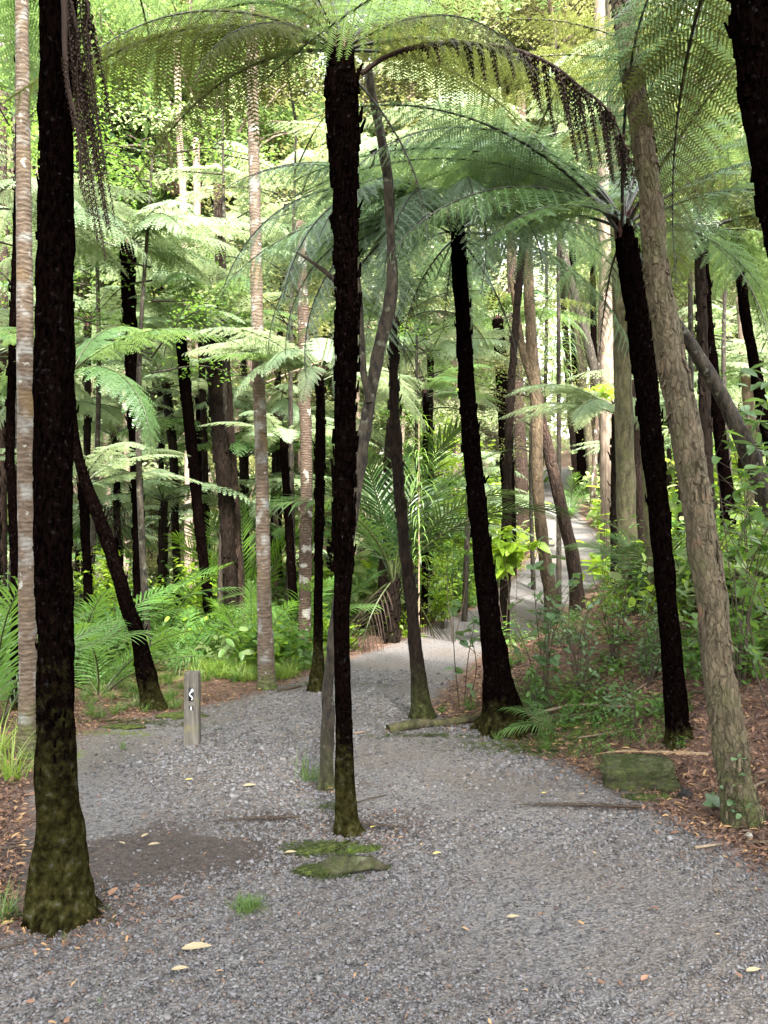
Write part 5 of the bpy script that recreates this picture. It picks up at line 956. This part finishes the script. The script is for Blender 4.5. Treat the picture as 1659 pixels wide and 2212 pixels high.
stick('fallen_log', 'thin mossy log lying across the ground to the left of the flared trunk', [(838, 1582), (900, 1574), (960, 1568), (1030, 1562)], .045, 'bark_mossy', .02, 'log', sides=12)
stick('fallen_log', 'yellow mossed branch on litter to the right of the flared trunk', [(1150, 1568), (1200, 1562), (1255, 1556), (1310, 1548)], .038, 'bark_mossy', .02, 'log', sides=10)
stick('stick', 'long pale dry stem resting above the yellow mossed branch', [(1160, 1558), (1240, 1540), (1330, 1545), (1400, 1548)], .012, 'twig_pale', .06)
stick('stick', 'thin dark stick on gravel to the right of the middle tree fern', [(772, 1738), (800, 1732), (836, 1722)], .006, 'twig')
stick('stick', 'orange brown thick stick at the right border below the flaky tree', [(1612, 1826), (1640, 1828), (1700, 1822)], .014, 'bark_orange')
stick('stick', 'flat pale bark strip on the litter left of the white stone', [(1500, 1838), (1530, 1834), (1560, 1828)], .009, 'twig_pale')
stick('stick', 'blue grey dry branch at the right border behind the flaky tree', [(1622, 1712), (1650, 1700), (1700, 1690)], .009, 'twig_pale')
stick('stick', 'pale stick curving down the bank above the mossy block', [(1300, 1545), (1345, 1515), (1400, 1480), (1430, 1465)], .009, 'twig_pale')
stick('stick', 'grey stick lying just below the straight black fern foot', [(1420, 1622), (1450, 1612), (1490, 1604)], .009, 'twig')
stick('stick', 'dark thin root on dirt at the left border beside the massive trunk', [(-20, 1842), (20, 1838), (52, 1832)], .008, 'twig')
stick('stick', 'pale short piece of wood on the gravel before the path bend', [(765, 1588), (790, 1585)], .010, 'twig_pale')
stick('stick', 'dark fallen branch behind the litter right of the ringed palm', [(600, 1495), (630, 1490), (650, 1484)], .018, 'twig')
stick('stick', 'pale twig running over the litter right of the seedling palm', [(1250, 1600), (1320, 1590), (1380, 1578)], .007, 'twig_pale')
stick('stick', 'thin dark twig in the near left corner gravel', [(-10, 2060), (25, 2052), (60, 2040)], .005, 'twig')
stick('stick', 'grey brown branch high on the bank below the young dark palm', [(1440, 1420), (1500, 1400), (1570, 1385)], .014, 'twig_pale')
# flat dead brown fern fronds on the ground
DG = frond(.75, 4, -2, npin=22, npl=8, plen=.30, droop=.02, seed=41, mat='dead', stip='twig', s0=.03)
DG2 = frond(.6, 4, -2, npin=22, npl=8, plen=.26, droop=.02, seed=42, mat='dead_pale', stip='twig_pale', s0=.03)
for lb, u, v, az, me, s_ in [('dark dead fern frond lying on gravel in front of the mossy block', 1400, 1752, 178, DG, 1.0), ('flat dead fern frond on gravel left of the middle tree fern', 650, 1772, 190, DG, .7), ('crumbled dead frond right of the middle tree fern foot', 880, 1795, 170, DG, .6), ('pale dry fern frond on the litter behind the mossy block', 1540, 1640, 175, DG2, 1.0), ('small pale dry frond on the bank above the mossy block', 1380, 1625, 200, DG2, .6)]:
    q = g3(u, v); o = ob('fallen_frond', me, None, q + Vector((0, 0, .018)), (0, R(0), R(az)), (s_, s_*.6, s_*.5)); tag(o, lb, 'dead frond')
# single fallen leaves
lm = mk(*leafshape(1, .38, .10, .06), 'cream', None, {'tint': np.full(18, .8)}, name='leaf'); lm2 = mk(*leafshape(1, .5, .3, -.1), 'litter', None, {'tint': np.full(18, .9)}, name='leaf'); m_y = leafmat('leaf_yellow', (.42, .30, .06), (.55, .45, .15), (.3, .2, .05), .1, .6); M['yellow'] = m_y; lm3 = mk(*leafshape(1, .42, .12, .08), 'yellow', None, {'tint': np.full(18, .8)}, name='leaf')
for lb, u, v, az, me, s_ in [('long cream fallen leaf on the near gravel at lower left', 392, 2062, 5, lm, .115), ('orange fallen leaf just below the long cream leaf', 370, 2103, 8, lm, .062), ('brown curled fallen leaf on gravel right of the massive trunk foot', 366, 1956, 12, lm2, .06), ('orange round leaf in the near right corner', 1612, 2110, 10, lm, .06), ('yellow fallen leaf right of the mossy stump', 935, 1850, 20, lm3, .045), ('pale leaf on the dirt patch', 305, 1815, 60, lm, .05), ('tan leaf on the dirt behind the massive trunk foot', 320, 1830, 10, lm, .06),
    ('orange leaf in the mid gravel above the dirt patch', 525, 1703, 5, lm, .085), ('cream leaf left of the moss cushion by the middle tree fern', 615, 1848, 5, lm, .06), ('yellow leaf under the middle tree fern', 800, 1795, 40, lm3, .04), ('white leaf on the gravel straight down from the log', 1095, 1990, 0, lm, .055), ('large orange dry leaf right of the mossy block', 1522, 1660, 80, lm2, .08), ('tan leaf near the dark dead frond', 1170, 1720, 20, lm3, .035), ('brown leaf on the near gravel at the bottom', 1385, 2128, 30, lm2, .04),
    ('pale leaf on dirt at the lower edge of the dirt patch', 270, 1828, 150, lm, .05), ('yellow leaf at the left border on the gravel', 2, 2008, 30, lm3, .05), ('pinkish leaf beside the massive trunk foot', 235, 1944, 70, lm2, .06), ('small tan leaf on gravel between post and massive trunk', 400, 1690, 20, lm3, .05)]:
    q = g3(u, v); o = ob('fallen_leaf', me, None, q + Vector((0, 0, .012)), (R(8), R(-6), R(az)), s_); tag(o, lb, 'fallen leaf', 'fallen leaves on the gravel')



rq = np.random.RandomState(8); bpy.context.view_layer.update(); fp = []; fr_ = []
for o in list(S.objects):
    st = o.name.split('.')[0]
    if o.type == 'MESH' and (st in ('mossy_rock', 'moss_cushion', 'moss') or (st == 'root' and o.parent and o.parent.name.startswith('tree_root'))):
        vs = [v_ for v_ in o.data.vertices if v_.normal.z > (-.1 if st == 'mossy_rock' else .1)]
        for k in range(min(len(vs), 900 if st == 'mossy_rock' else 260)):
            v_ = vs[rq.randint(len(vs))]; w_ = o.matrix_world @ v_.co
            if noise.noise(w_*9) < -.12: continue
            nn = (o.matrix_world.to_3x3() @ v_.normal).normalized(); fp.append(tuple(w_ + Vector((rq.randn(), rq.randn(), 0))*.003)); fr_.append(tuple(nn.to_track_quat('Z', 'Y').to_euler()))
fs_ = rq.uniform(.4, 1.0, len(fp)); scatter('moss_growth', np.array(fp), np.array(fr_), np.stack([fs_]*3, 1), [fuzz, fuzz2])
# ---- what tells the many forest trees apart: the trunks they stand between, and how near they are
LM = [(-400, 'left border'), (50, 'pale ringed palm'), (120, 'massive trunk'), (288, 'umbrella fern'), (420, 'bent trunk'), (490, 'stubbly trunk'), (566, 'ringed palm'), (630, 'thin black fern'), (688, 'grey footed fern'), (745, 'middle fern'), (868, 'knobbly trunk'), (919, 'thinnest fern'), (1020, 'flared trunk'), (1095, 'upper path fern'), (1160, 'orange trunk'), (1350, 'mossy trunk'), (1415, 'straight black fern'), (1500, 'flaky tree'), (1560, 'upper bank fern'), (1650, 'right border'), (4000, 'far right')]
SH = {LBL['pale']: 'pale leafy tree', LBL['far']: 'faint leafy tree', LBL['green']: 'mid green tree', LBL['olive']: 'olive leafy tree', ML['pale2']: 'pale tree fern', ML['green2']: 'green tree fern', ML['olive2']: 'olive tree fern'}
OD = ['nearest', 'second nearest', 'third nearest', 'fourth nearest', 'fifth nearest', 'sixth nearest', 'seventh nearest', 'eighth nearest', 'ninth nearest', 'tenth nearest']
gaps = {}
for o in list(S.objects):
    if o.parent is None and o.get('label') in SH:
        u, v = proj(o.location.x, o.location.y, 2.5); i = max(k for k in range(len(LM) - 1) if u >= LM[k][0] or k == 0); gaps.setdefault((SH[o['label']], i), []).append(o)
for (kd, i), os_ in gaps.items():
    os_.sort(key=lambda o: o.location.y)
    for k, o in enumerate(os_): o['label'] = f"{kd} between {LM[i][1]} and {LM[i+1][1]}" + (f", {OD[min(k, 9)]} of those" if len(os_) > 1 else '')
